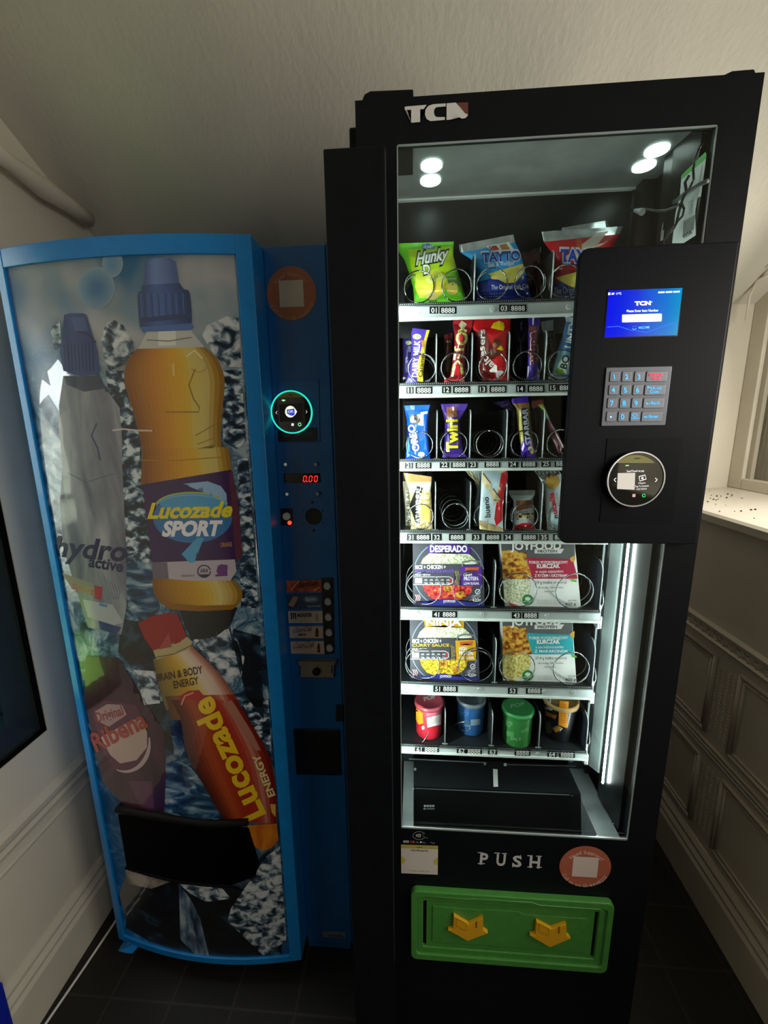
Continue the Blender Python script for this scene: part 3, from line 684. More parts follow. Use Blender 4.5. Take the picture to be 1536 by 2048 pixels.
# ---- trays
ZR = {1: (1.6985, 1.6712), 2: (1.5562, 1.5324), 3: (1.4108, 1.3912), 4: (1.2650, 1.2418), 5: (1.0949, 1.0710), 6: (.9169, .8910), 7: (.7558, .7373)}
TRAY_R = .469
def floor_z(n): return ZR[n][0] + .001
def tray(n, divs, dh, coils, labels, screws, rcoil):
    zt, zb = ZR[n]; zf = floor_z(n)
    mb = MB(); mb.box(.052, TRAY_R, YT + .002, .66, zf - .003, zf, mat('#2a2f33', .4, .3, name='dark_tray_floor'))
    tr = mb.build('tray', SM)
    # right side plate with rounded front top
    z1 = zf + dh; y0 = YT + .003; r = .022
    prof = [(y0, zf)] + [(y0 + r - r * math.cos(math.radians(a)), z1 - r + r * math.sin(math.radians(a))) for a in (0, 20, 45, 70, 90)] + [(.64, z1), (.64, zf)]
    mb = MB(); mb.prism([(TRAY_R - .002, yy, zz) for yy, zz in prof], (.002, 0, 0), mat('#3a4452', .35, .3, name='blue_grey_side_plate'))
    mb.tube([(TRAY_R - .001, yy, zz) for yy, zz in prof[:6]], .0011, M_divedge, 6)
    mb.build('side_plate', tr)
    mb = MB(); mb.box(.050, TRAY_R + .001, YT, YT + .003, zb, zt - .002, M_rail).box(.050, TRAY_R + .001, YT - .003, YT + .001, zb - .001, zb + .0038, M_railedge).box(.050, TRAY_R + .001, YT - .0012, YT + .003, zt - .004, zt - .0018, mat('#8f9a9b', .3, .5))
    mb.box(.052, TRAY_R, YT + .0005, YT + .0035, zt - .002, zt + .0035, mat('#0c0e10', .5))
    k = .056
    while k < TRAY_R - .004: mb.box(k, k + .0016, YT + .0001, YT + .0006, zt + .0005, zt + .0022, mat('#8e989a', .5)); k += .0038
    mb.build('rail', tr)
    for dx in divs:
        prof2 = [(y0, zf)] + [(y0 + .012 - .012 * math.cos(math.radians(a)), z1 - .012 + .012 * math.sin(math.radians(a))) for a in (0, 30, 60, 90)] + [(.60, z1), (.60, zf)]
        mb = MB(); mb.prism([(dx - .0006, yy, zz) for yy, zz in prof2], (.0012, 0, 0), M_divider)
        mb.tube([(dx, yy, zz) for yy, zz in prof2[:5]], .0013, M_divedge, 6)
        mb.box(dx - .006, dx + .006, YT + .004, YT + .007, zf, zf + .003, M_rail)
        mb.build('divider', tr)
    for (u, v, a0, turns) in coils:
        c = atY(u, v, YT + .004); cx = c.x; cz = zf + rcoil + .0035; pts = []
        N_ = int(26 * turns)
        for i in range(N_ + 1):
            a = math.radians(a0) - 2 * math.pi * i / 26
            yy = YT + .005 + max(0, (i - 22) / 26) * .046
            pts.append((cx + rcoil * math.cos(a), yy, cz + rcoil * math.sin(a)))
        MB().tube(pts, .0013, M_wire, 6).build('coil', tr)
    for (u, v, t, wpx) in labels:
        D = Decal(plane_px(YT - .0008), base=.0002)
        h = 17 if n < 3 else 16
        v -= 1.6; h -= 3; hh_ = 10.2 if n < 3 else 9.4
        s0 = text2d(t, .005)[2] * hh_; mbw = s0 / 2 + 3.5
        D.poly([(u - mbw, v - h / 2 - .3), (u + mbw, v - h / 2 - .3 + (.2 if n > 4 else -.2)), (u + mbw, v + h / 2), (u - mbw, v + h / 2)], M_plate, 0)
        D.text(t, (u - s0 / 2, v + hh_ / 2), (u + s0 / 2, v + hh_ / 2 + (.4 if n > 4 else -.2)), hh_, M_white, 2, bold=.005 if len(t) > 2 else .012)
        D.build('price_label', tr)
    for (u, v) in screws:
        p = atY(u, v, YT); MB().cyl((p.x, YT - .0035, p.z), (p.x, YT, p.z), .0042, mat('#c9d0d0', .4, .4), 14, .005).build('screw', tr)
    if n >= 5:   # end brackets on the right
        mb = MB(); zc = (zt + zb) / 2
        mb.box(TRAY_R + .002, TRAY_R + .006, YT + .01, YT + .03, zc - .032, zc + .022, M_rail).box(TRAY_R + .006, TRAY_R + .009, YT + .008, YT + .014, zc - .03, zc - .004, M_railedge)
        mb.tube([(TRAY_R + .004, YT + .012, zc + .0), (TRAY_R + .009, YT + .010, zc + .03), (TRAY_R + .006, YT + .011, zc + .055), (TRAY_R + .004, YT + .014, zc + .03)], .0015, M_chrome, 6)
        mb.build('end_bracket', tr)
    return tr
tray(1, (.192, .3307), .085, [(838, 578, 210, 4), (914, 578, 30, 4), (984, 578, 200, 4), (1060, 578, 30, 4), (1130, 578, 200, 4)],
     [(868, 622, '01', 0), (896, 622, '8888', 0), (1008, 618, '03', 0), (1036, 618, '8888', 0)], [(837, 623), (985, 619), (1137, 614)], .0275)
tray(2, (.1245, .1916, .2600, .3270, .3935), .092, [(844, 735, 100, 4), (910, 735, 290, 4), (986, 735, 60, 4), (1055, 735, 120, 4), (1125, 732, 250, 4)],
     [(820, 782, '11', 0), (848, 782, '8888', 0), (893, 781, '12', 0), (923, 781, '8888', 0), (965, 780, '13', 0), (996, 780, '8888', 0), (1041, 779, '14', 0), (1072, 779, '8888', 0), (1106, 777, '15', 0), (1133, 777, '8888', 0)], [], .0262)
tray(3, (.1273, .1922, .2622, .3322, .40), .096, [(839, 885, 220, 4), (908, 884, 330, 4), (980, 884, 100, 5), (1050, 884, 330, 4), (1122, 882, 90, 4)],
     [(818, 932, '21', 0), (847, 932, '8888', 0), (889, 931, '22', 0), (918, 931, '8888', 0), (946, 931, '23', 0), (985, 930, '8888', 0), (1026, 930, '24', 0), (1058, 930, '8888', 0), (1092, 929, '25', 0), (1125, 929, '8888', 0)], [], .0262)
tray(4, (.1259, .1961, .2674, .3378, .40), .100, [(841, 1032, 200, 4), (911, 1032, 90, 6), (975, 1032, 150, 4), (1050, 1032, 210, 4), (1122, 1030, 90, 4)],
     [(822, 1076, '31', 0), (846, 1076, '8888', 0), (874, 1076, '32', 0), (914, 1076, '8888', 0), (953, 1076, '33', 0), (986, 1076, '8888', 0), (1016, 1076, '34', 0), (1059, 1076, '8888', 0), (1088, 1076, '35', 0), (1122, 1076, '8888', 0)], [], .0262)
tray(5, (.2518,), .105, [(847, 1172, 270, 3), (943, 1172, 120, 3), (1037, 1174, 250, 3), (1150, 1174, 60, 3)],
     [(873, 1230, '41', 0), (898, 1230, '8888', 0), (1033, 1232, '43', 0), (1061, 1232, '8888', 0)], [(836, 1227), (964, 1229), (1094, 1231), (1160, 1232)], .0378)
tray(6, (.2602,), .105, [(845, 1328, 270, 3), (952, 1328, 120, 3), (1035, 1330, 250, 3), (1143, 1332, 60, 3)],
     [(875, 1379, '51', 0), (899, 1379, '8888', 0), (1025, 1383, '53', 0), (1068, 1383, '8888', 0)], [(836, 1375), (959, 1378), (1087, 1383), (1147, 1385)], .0378)
tr7 = tray(7, (.1539, .2596, .3644), .088, [],
     [(838, 1500, '61', 0), (862, 1500, '8888', 0), (923, 1503, '62', 0), (948, 1504, '8888', 0), (985, 1505, '63', 0), (1045, 1507, '8888', 0), (1104, 1510, '64', 0), (1134, 1511, '8888', 0)], [(1075, 1507)], .03)
# loose coil ends of the bottom tray
CT = lambda a, b: (800 + a / 4.042, 1370 + b / 4.042)
for pts in ([(120, 205), (170, 215), (215, 260), (235, 330), (225, 400), (190, 455), (150, 485)], [(430, 332), (470, 305), (520, 298), (560, 320), (568, 355), (540, 372), (505, 365)],
            [(835, 272), (880, 285), (920, 320), (950, 370), (962, 430), (945, 490)], [(1215, 372), (1240, 340), (1280, 330), (1310, 350), (1290, 382)]):
    MB().tube([atY(*CT(a, b), .133 + .004 * i) for i, (a, b) in enumerate(reversed(pts))], .0014, M_wire, 6).build('coil', tr7)

# ================================================================== DRINKS VENDING MACHINE (curved printed front)
DM = empty('drinks_vending_machine', (-.42, .5, 0), 'blue drinks vending machine with a curved front printed with bottles and ice', 'vending machine')
XL, XR, ZB_, ZT_ = -.748, -.219, .072, 1.83
def cur(x): return .104 + .44 * (x + .45) ** 2
YBP = .193
mb = MB(); mb.box(-.752, -.086, YBP + .002, .84, .048, 1.826, M_bluepanel); mb.build('cabinet', DM, bevel=.004)
MB().box(-.74, -.09, YBP + .05, .80, .0, .048, mat('#05070a', .7)).build('plinth', DM)
MB().box(-.222, -.10, YBP + .012, YBP + .03, .0, .022, M_bluepanel).build('kick_strip', DM)
MB().prism([(-.219, YBP - .004, .045), (-.0925, YBP - .004, .045), (-.0925, YBP - .004, 1.8325), (-.219, YBP - .004, 1.8325)], (0, .01, 0), M_bluepanel).build('selection_panel', DM, bevel=.002)
MB().box(-.0905, -.086, YBP - .006, YBP + .01, .045, 1.834, M_bluepanel).build('door_edge', DM)
def xs(a, b, n): return [a + (b - a) * i / n for i in range(n + 1)]
def curved_slab(mb, x0, x1, z0, z1, f0, f1, mt, n=28):  # between y=f0(x) (front) and f1(x)
    X = xs(x0, x1, n); V = []; k = len(X)
    for z in (z0, z1):
        V += [(x, f0(x), z) for x in X] + [(x, f1(x), z) for x in X]
    F = []
    for i in range(k - 1):
        F += [(i, i + 1, 2 * k + i + 1, 2 * k + i), (k + i + 1, k + i, 3 * k + i, 3 * k + i + 1), (i + 1, i, k + i, k + i + 1), (2 * k + i, 2 * k + i + 1, 3 * k + i + 1, 3 * k + i)]
    F += [(0, 2 * k, 3 * k, k), (k - 1, 2 * k - 1, 4 * k - 1, 3 * k - 1)]
    return mb.add(V, F, mt)
mb = MB()
back = lambda x: YBP
curved_slab(mb, XL + .004, XR - .004, ZB_ + .01, ZT_ - .01, lambda x: cur(x) + .008, back, M_bluepanel)
mb.build('front_body', DM)
fr = MB(); i0, i1, zb_, zt_ = XL + .020, XR - .030, ZB_ + .020, ZT_ - .034
curved_slab(fr, XL, i0, ZB_, ZT_, cur, back, M_blue, 4); curved_slab(fr, i1, XR, ZB_, ZT_, cur, back, M_blue, 4)
curved_slab(fr, i0, i1, zt_, ZT_, lambda x: cur(x) + .0004, back, M_blue); curved_slab(fr, i0, i1, ZB_, zb_, lambda x: cur(x) + .0004, back, M_blue)
fr.build('front_frame', DM, bevel=.0015)
MB().prism([(-.742, .165, .048), (-.742, .128, .052), (-.715, .121, .058), (-.700, .130, .072), (-.742, .15, .074)], (.02, 0, 0), M_blue).build('broken_corner', DM)
# printed poster under glossy clear sheet
def pm_(h): return mat(h, .3, coat=1, spec=.5)
def poster_bg():
    mt, nt, b, N, L = nodes('ice_water_print')
    n1 = N('ShaderNodeTexNoise'); n1.inputs['Scale'].default_value = 16; n1.inputs['Detail'].default_value = 9; n1.inputs['Roughness'].default_value = .68; n1.inputs['Distortion'].default_value = 1.1
    L(coords(nt, (1.1, 1, 1.2), (0, .5, 0)), n1.inputs['Vector'])
    ice = ramp(nt, n1.outputs['Fac'], [(.34, '#0c1622'), (.45, '#1c3c58'), (.53, '#4f7690'), (.62, '#a3b2ba'), (.76, '#c4cacc')])
    n2 = N('ShaderNodeTexNoise'); n2.inputs['Scale'].default_value = 7; n2.inputs['Detail'].default_value = 2
    L(coords(nt), n2.inputs['Vector'])
    soft = ramp(nt, n2.outputs['Fac'], [(.3, '#5585aa'), (.45, '#97a8b4'), (.6, '#c2c4c4'), (.75, '#b4b9bb')])
    sx = N('ShaderNodeSeparateXYZ'); L(coords(nt), sx.inputs[0])
    mr = N('ShaderNodeMapRange'); mr.inputs['From Min'].default_value = 1.52; mr.inputs['From Max'].default_value = 1.66; L(sx.outputs['Z'], mr.inputs['Value'])
    mx = N('ShaderNodeMixRGB'); L(mr.outputs[0], mx.inputs[0]); L(ice, mx.inputs[1]); L(soft, mx.inputs[2]); L(mx.outputs[0], b.inputs['Base Color'])
    b.inputs['Roughness'].default_value = .3; b.inputs['Coat Weight'].default_value = 1; b.inputs['Coat Roughness'].default_value = .02; return mt
REC = .006
mb = MB(); curved_slab(mb, i0 - .001, i1 + .001, zb_ - .001, zt_ + .001, lambda x: cur(x) + REC, lambda x: cur(x) + .010, poster_bg(), 40)
for f in range(len(mb.sm)): mb.sm[f] = True
po = mb.build('poster', DM)
def surf_poster(u, v, off):
    y = .115
    for _ in range(14):
        p = atY(u, v, y); y = cur(min(max(p.x, XL), XR)) + REC - off
    p = atY(u, v, y); p.x = min(max(p.x, i0), i1); return p
K4 = lambda a, b: (a / 2.844, 460 + b / 2.844)
K5 = lambda a, b: (60 + a / 2.844, 900 + b / 2.844)
K6 = lambda a, b: (120 + a / 3.072, 1400 + b / 3.072)
def PD(cv=None): return Decal(surf_poster, cv, step=14, mk=pm_, base=.0003, dl=.00016)
def pn_(name, stops, scale, sc=(1, 1, 1), rot=(0, 0, 0), dist=.6): return noisy(name, stops, scale, sc, rot, rough=.3, coat=1, detail=8, dist=dist)
ICE = pn_('splash_print', [(.40, '#0a1826'), (.48, '#23405a'), (.54, '#7890a0'), (.60, '#ccd4d8')], 42, (1.1, 1, 1.6), (0, .3, 0), .35)
ICE2 = pn_('ice_cube_print', [(.38, '#132434'), (.46, '#52697c'), (.52, '#a4b0b8'), (.60, '#d0d5d7')], 40, (1, 1, 1.2), (0, -.5, 0), .5)
DEEP = pn_('deep_water_print', [(.40, '#04060a'), (.55, '#0a1522'), (.68, '#284a62'), (.8, '#8fa6b2')], 14, (1, 1, 1.2), (0, .6, 0), 1)
WAVE = pn_('wave_print', [(.36, '#0a2238'), (.48, '#1b4a70'), (.58, '#7492a4'), (.70, '#bcc6ca')], 17, (.8, 1, 2), (0, .15, 0), 1)
# scenery of the print
D = PD(K4)
D.soft(548, 330, 105, 120, '#7c98ac', '#2f6a9c', n=10).soft(640, 190, 60, 80, '#7c98ac', '#4a82ac', n=6)
D.poly([(575, 620), (600, 540), (640, 505), (700, 540), (760, 640), (770, 740), (620, 800), (590, 720)], ICE2, 1)
D.poly([(1150, 600), (1180, 540), (1290, 490), (1360, 500), (1372, 780), (1290, 780), (1210, 700)], ICE2, 1)
D.poly([(1270, 800), (1372, 790), (1400, 1200), (1350, 1250), (1270, 1200)], ICE, 1)
D.poly([(285, 560), (340, 520), (350, 640), (310, 680)], ICE2, 1)
D.poly([(600, 800), (720, 800), (800, 1150), (790, 1400), (700, 1400), (640, 1100)], ICE, 1)
D.build('ice_print', po)
D = PD(K5)
D.poly([(510, 100), (640, 60), (700, 640), (720, 870), (560, 880), (540, 400)], ICE, 1)
D.poly([(1180, 60), (1240, 40), (1300, 900), (1200, 900), (1215, 780)], ICE, 1)
D.poly([(530, 640), (690, 640), (740, 900), (600, 960), (560, 900)], WAVE, 2)
D.poly([(850, 905), (1180, 895), (1140, 1000), (1060, 1060), (920, 1085), (880, 1000)], '#0d1316', 2)
D.poly([(520, 960), (640, 980), (700, 1150), (720, 1300), (600, 1250), (500, 1150)], DEEP, 2).poly([(1130, 1010), (1310, 1060), (1330, 1536), (1230, 1400), (1200, 1150)], DEEP, 2)
D.poly([(930, 1080), (1150, 1010), (1220, 1180), (1200, 1300), (1080, 1280)], ICE2, 2).poly([(590, 1250), (730, 1260), (740, 1440), (650, 1450)], ICE2, 3)
D.build('splash_print', po)
D = PD(K6)
D.poly([(630, 400), (720, 370), (800, 410), (900, 540), (1010, 745), (850, 745), (640, 690)], WAVE, 1)
D.poly([(1110, 0), (1280, 0), (1300, 330), (1200, 190)], ICE, 1).poly([(520, 30), (660, 0), (700, 330), (560, 400)], DEEP, 1)
D.poly([(420, 1040), (560, 1060), (700, 1110), (1000, 1150), (1200, 1180), (1190, 1290), (1220, 1560), (1380, 1610), (900, 1600), (560, 1490), (370, 1380), (360, 1200)], DEEP, 1)
D.poly([(720, 1120), (1000, 1160), (1050, 1220), (900, 1240), (800, 1190)], ICE2, 2).poly([(1270, 960), (1350, 900), (1390, 1480), (1250, 1570), (1200, 1420), (1030, 1360), (1050, 1280), (1200, 1290)], ICE2, 2)
D.poly([(400, 1040), (600, 1070), (700, 1110), (560, 1160), (420, 1130)], pn_('pale_ice_print', [(.35, '#4a4640'), (.6, '#a89f92')], 20), 2)
D.poly([(730, 1130), (800, 1220), (860, 1340), (920, 1590), (850, 1590), (830, 1440), (740, 1470)], pn_('shard_print', [(.35, '#1a2c40'), (.5, '#5c7890'), (.65, '#aebcc4')], 18, (2, 1, .6)), 3)
D.build('water_print', po)
# clear bottle, far left
D = PD(K4)
GB_ = pn_('clear_bottle_print', [(.35, '#5c5e70'), (.5, '#7e818c'), (.65, '#a0a2a8')], 9, (2.2, 1, .5))
D.poly([(360, 830), (545, 820), (600, 930), (680, 1010), (695, 1200), (690, 1540), (380, 1540), (350, 1200), (335, 1000)], GB_, 2)
D.poly([(365, 482), (400, 473), (470, 473), (492, 482), (520, 590), (555, 690), (565, 780), (555, 820), (460, 832), (360, 800), (340, 700), (348, 640)], '#24407a', 3)
for k in range(9): D.band([(365 + k * 20, 650 - 2 * k), (372 + k * 20, 800)], 5, '#14204e', 4)
D.poly([(400, 500), (480, 495), (500, 570), (430, 580)], '#3e568c', 4).band([(435, 578), (500, 592), (545, 640)], 9, '#101a44', 5)
D.poly([(365, 835), (560, 825), (600, 900), (480, 920), (380, 880)], '#3a4258', 3)
D.band([(550, 1100), (520, 1170), (555, 1240), (570, 1310)], 9, '#3a3a66', 3).band([(380, 1380), (490, 1435), (650, 1385)], 6, '#5c6078', 3)
D.poly([(330, 1060), (400, 1010), (400, 1500), (370, 1536)], '#8e929a', 3)
D.build('clear_bottle_print', po)
D = PD(K5)
D.poly([(190, 0), (520, 0), (530, 330), (545, 520), (550, 880), (520, 1050), (330, 1010), (190, 560), (170, 300)], GB_, 2.6)
D.text('hydro', (130, 600), (542, 632), 118, '#1b1a4a', 4, bold=.03, shear=.05).text('active', (330, 662), (526, 694), 66, '#1b1a4a', 4, bold=.03)
D.poly([(180, 700), (360, 760), (365, 830), (240, 790)], '#8a8272', 3).text('Sport', (235, 790), (360, 825), 36, '#a85a50', 4)
D.poly([(368, 770), (412, 780), (405, 855), (366, 845)], '#a3263c', 4).poly([(395, 870), (440, 880), (438, 895), (393, 885)], '#4a78b0', 4)
for k in range(5): D.band([(420 + 20 * k, 720 + 14 * k), (440 + 18 * k, 770 + 10 * k), (470 + 8 * k, 850)], 3, '#55566e', 4)
D.poly([(300, 850), (470, 880), (530, 980), (470, 1000), (330, 950)], '#a8aab0', 3).poly([(390, 970), (520, 1010), (490, 1050), (400, 1020)], '#2c3470', 4)
D.build('clear_bottle_label_print', po)
# orange sport bottle
D = PD(K4)
N1, N2, N3 = '#2c4c8a', '#4468aa', '#1e386c'
D.strips([((850, 161), (970, 160)), ((824, 180), (1000, 182)), ((818, 318), (1020, 310))], [(0, '#34508a'), (.3, '#6482ba'), (.6, '#5674ac'), (1, '#3a5690')], 4, 10)
D.strips([((808, 312), (1022, 302)), ((804, 345), (1046, 335)), ((785, 372), (1080, 362)), ((795, 540), (1090, 535)), ((815, 563), (1060, 552))], [(0, '#203c70'), (.35, '#3c60a2'), (.6, '#305294'), (1, '#193264')], 5, 14)
for k in range(14): D.band([(800 + k * 20, 360), (808 + k * 20, 495)], 5, N3 if k % 2 else N2, 6)
D.poly([(800, 500), (1088, 470), (1090, 500), (802, 525)], N3, 7).poly([(800, 552), (1090, 530), (1103, 550), (1080, 570), (812, 580)], N2, 7)
D.poly([(835, 578), (1082, 566), (1090, 610), (1165, 668), (780, 682), (832, 625)], '#b9bcb6', 4).poly([(900, 575), (1000, 570), (1000, 655), (900, 660)], '#d6d8d2', 5).band([(835, 625), (960, 632), (1090, 610)], 6, '#6d706a', 6)
body = [(780, 676), (960, 664), (1165, 666), (1232, 730), (1272, 820), (1277, 900), (1262, 1060), (1258, 1200), (1285, 1390), (800, 1450), (805, 1250), (770, 1080), (722, 920), (706, 830), (728, 740)]
SPC = [(0, '#7d4606'), (.12, '#9c5f08'), (.3, '#c07d08'), (.48, '#d39a0a'), (.6, '#d4a516'), (.68, '#cdb552'), (.82, '#c9b568'), (.92, '#a8822e'), (1, '#86601c')]
D.strips([((780, 676), (1165, 666)), ((728, 740), (1232, 730)), ((706, 830), (1272, 820)), ((722, 920), (1277, 900)), ((770, 1080), (1262, 1060)), ((805, 1250), (1258, 1200)), ((800, 1450), (1285, 1390))], SPC, 4, 20)
D.band([(1110, 790), (1075, 880), (1100, 960), (1135, 1010), (1130, 1035), (940, 1035)], 7, '#8e6a1a', 7).band([(985, 760), (988, 830)], 14, '#e0b860', 7).band(arc(1130, 770, 45, 38, -60, 160, 10), 6, '#ab9850', 7).band([(1060, 720), (1105, 685), (1150, 730)], 8, '#e8dca0', 7)
D.band([(1110, 1170), (1235, 1100)], 6, '#8e7a2c', 7).band([(1120, 1220), (1225, 1180)], 5, '#8e7a2c', 7).band([(1130, 1245), (1220, 1220), (1215, 1240)], 5, '#8e7a2c', 7).band([(640, 1140), (700, 1132), (780, 1140), (865, 1142)], 9, '#c8c4b8', 8)
D.band([(805, 1310), (1000, 1312), (1270, 1290)], 6, '#b07a08', 7)
D.build('sport_bottle_print', po)
D = PD(K5)
D.strips([((640, -5), (1128, -18)), ((643, 100), (1142, 60)), ((646, 200), (1152, 128))], SPC, 5, 20)
D.poly([(640, 196), (1145, 112), (1185, 330), (1205, 600), (1170, 640), (700, 642), (665, 420)], '#371650', 6)
D.poly(arc(925, 385, 225, 145), '#2d72ac', 7).poly(arc(925, 300, 190, 60), '#4a9bc8', 8)
D.band(arc(920, 320, 205, 78, 190, 350, 16), 9, '#a7b84a', 9).band(arc(920, 330, 205, 74, 190, 350, 16), 6, '#7db0cc', 9)
D.text('Lucozade', (668, 388), (1143, 378), 88, '#e2cf1e', 11, bold=.04, shear=.06).text('SPORT', (748, 488), (1078, 484), 84, '#eceaf0', 11, bold=.05, shear=.06)
D.poly([(870, 192), (1010, 178), (1085, 205), (1118, 250), (1120, 300), (1080, 240), (985, 200)], '#8fb4dc', 9).poly([(950, 500), (990, 498), (920, 590), (935, 640), (905, 640), (862, 592)], '#4f9fcf', 9)
D.poly([(1130, 130), (1150, 120), (1190, 330), (1208, 600), (1172, 640), (1165, 500)], '#5a2a3c', 8)
D.text('ORANGE', (1085, 552), (1150, 548), 26, '#c08a50', 10)
D.poly([(690, 640), (1165, 622), (1175, 690), (1140, 742), (930, 745), (700, 726)], '#b8aeb8', 8).poly([(690, 640), (780, 638), (790, 735), (700, 726)], '#6f6478', 9)
D.band(arc(990, 690, 36, 34), 7, '#3c2a4c', 10).text('ARA', (968, 698), (1014, 697), 24, '#3c2a4c', 11).poly([(960, 708), (1020, 706), (1010, 720), (970, 721)], '#3c2a4c', 10)
D.poly([(1060, 690), (1068, 660), (1085, 650), (1105, 668), (1125, 655), (1122, 700), (1110, 690), (1100, 702), (1080, 700), (1070, 708)], '#6a3a80', 10).poly([(1054, 708), (1122, 700), (1124, 716), (1055, 720)], '#6a3a80', 10)
D.text('official drink of', (860, 722), (935, 718), 13, '#4c4058', 10, bold=0)
D.strips([((700, 728), (1160, 738)), ((700, 800), (1205, 800)), ((735, 862), (1200, 860)), ((800, 908), (1150, 908))], [(0, '#7d4f08'), (.2, '#a8740c'), (.5, '#c8960e'), (.62, '#d0a830'), (.75, '#d2be74'), (.9, '#b89440'), (1, '#7d5a14')], 7, 18)
D.poly([(735, 862), (800, 908), (960, 918), (1150, 908), (1180, 880), (960, 885), (800, 870)], '#8f5c08', 8)
D.build('sport_bottle_label_print', po)
# red energy bottle
D = PD(K5)
ETOP = [(0, '#6d5c20'), (.2, '#a08020'), (.4, '#c79a1e'), (.55, '#d8b86a'), (.68, '#dcc8b4'), (.82, '#d4b8a4'), (.9, '#b8806a'), (1, '#8e4a38')]
D.strips([((700, 1190), (920, 1112)), ((722, 1290), (1080, 1275)), ((755, 1420), (1180, 1420)), ((775, 1480), (1210, 1480))], ETOP, 5, 20)
D.strips([((768, 1400), (1160, 1390)), ((785, 1450), (1195, 1450)), ((800, 1536), (1245, 1536))], [(0, '#54300e'), (.14, '#84480e'), (.3, '#a8481a'), (.42, '#9c2c10'), (.6, '#a3200e'), (.72, '#b04a38'), (.82, '#c09080'), (.9, '#9e2e20'), (1, '#7c2018')], 6, 18)
D.poly([(615, 985), (690, 945), (790, 925), (840, 935), (860, 980), (892, 1062), (850, 1095), (760, 1125), (700, 1142), (650, 1070)], '#951512', 6).poly([(790, 1040), (806, 1120), (730, 1135)], '#a8483e', 7)
D.poly([(700, 1142), (860, 1095), (895, 1062), (925, 1092), (905, 1135), (720, 1192)], '#b8a878', 6).band([(715, 1180), (820, 1160), (920, 1110)], 6, '#6d5c3a', 7)
D.text('BRAIN & BODY', (720, 1318), (985, 1268), 44, '#2a1408', 8, bold=.02).text('ENERGY', (820, 1357), (962, 1330), 44, '#2a1408', 8, bold=.02)
D.poly([(850, 1400), (900, 1370), (960, 1365), (1010, 1420), (1060, 1536), (860, 1536)], '#a81c12', 7).band([(860, 1450), (880, 1400), (930, 1380)], 8, '#dc9a80', 8)
D.build('energy_bottle_print', po)
D = PD(K6)
D.strips([((680, 0), (1090, 0)), ((740, 120), (1160, 120)), ((780, 330), (1285, 340)), ((880, 520), (1328, 560)), ((1010, 745), (1332, 760))], [(0, '#3c1206'), (.12, '#6e2208'), (.28, '#a8481a'), (.42, '#9c2c10'), (.6, '#a3200e'), (.72, '#a83a28'), (.82, '#b87a68'), (.9, '#8e1e12'), (1, '#5c1008')], 7.6, 18)
D.poly([(1000, 20), (1055, 0), (1180, 200), (1235, 310), (1200, 310), (1090, 150)], '#a8705e', 8.6)
D.poly([(1150, 770), (1332, 760), (1342, 860), (1300, 910), (1240, 925), (1165, 880)], pn_('amber_base_print', [(.35, '#a8480c'), (.6, '#d8841c')], 26, (1, 1, .4)), 8.6)
D.text('Lucozade', (1262, 700), (925, -30), 150, '#e8c21a', 11, bold=.035)
D.text('ENERGY', (1322, 585), (1222, 330), 46, '#e0d490', 11, bold=.03)
D.poly([(1290, 640), (1325, 640), (1325, 720), (1300, 690)], '#d8a850', 9.6)
D.build('energy_bottle_label_print', po)
# dark berry bottle
D = PD(K6)
D.poly([(160, -270), (360, -260), (440, -20), (640, 200), (650, 480), (640, 690), (400, 655), (260, 500), (200, 180), (150, 0)], pn_('berry_bottle_print', [(.35, '#2a0f1e'), (.65, '#4a2036')], 8, (2, 1, .5)), 3)
D.poly([(190, 60), (280, 0), (400, 30), (420, 120), (440, 60), (470, 30), (520, 160), (550, 260), (520, 360), (440, 430), (330, 430), (270, 330), (230, 170)], '#5a2440', 4)
D.poly([(215, 70), (290, 25), (380, 30), (410, 90), (300, 165), (235, 130)], '#a8888a', 5).text('Original', (222, 140), (392, 90), 62, '#8a3630', 6, bold=.02)
D.poly([(250, 230), (330, 190), (450, 120), (500, 120), (535, 200), (535, 290), (470, 370), (370, 390), (310, 340)], '#b9a096', 5)
D.text('Ribena', (222, 318), (545, 158), 118, '#a03a30', 7, bold=.03).band(arc(400, 260, 150, 180, -10, 110, 16), [8, 12, 16, 20, 24, 26, 26, 26, 26, 24, 22, 20, 18, 16, 14, 10, 6], '#b8a2a0', 6)
D.poly([(420, 500), (560, 500), (580, 670), (500, 665)], '#5f3550', 4)
D.build('berry_bottle_print', po)
# vend port
vp = MB()
PB = [(355, 700), (600, 770), (900, 800), (1160, 785), (1165, 890), (1225, 1000), (1200, 1085), (1050, 1140), (720, 1112), (410, 1025), (385, 860)]
D = PD(K6); D.poly(PB, mat('#020203', .7, spec=.05), 12); D.build('vend_port', po)  # flat near-black patch stands in for the dark inside the opening
lip = [surf_poster(*K6(a, b), .006) for a, b in ((352, 668), (470, 690), (600, 715), (760, 742), (900, 758), (1020, 758), (1155, 748))]
MB().tube(lip, .0085, mat('#0d0a0a', .7, spec=.15), 10).build('vend_port_hood', po)
lip = [surf_poster(*K6(a, b), .002) for a, b in ((405, 1030), (560, 1075), (720, 1115), (900, 1135), (1050, 1142))]
MB().tube(lip, .004, mat('#070606', .7, spec=.1), 8).build('vend_port_lip', po)
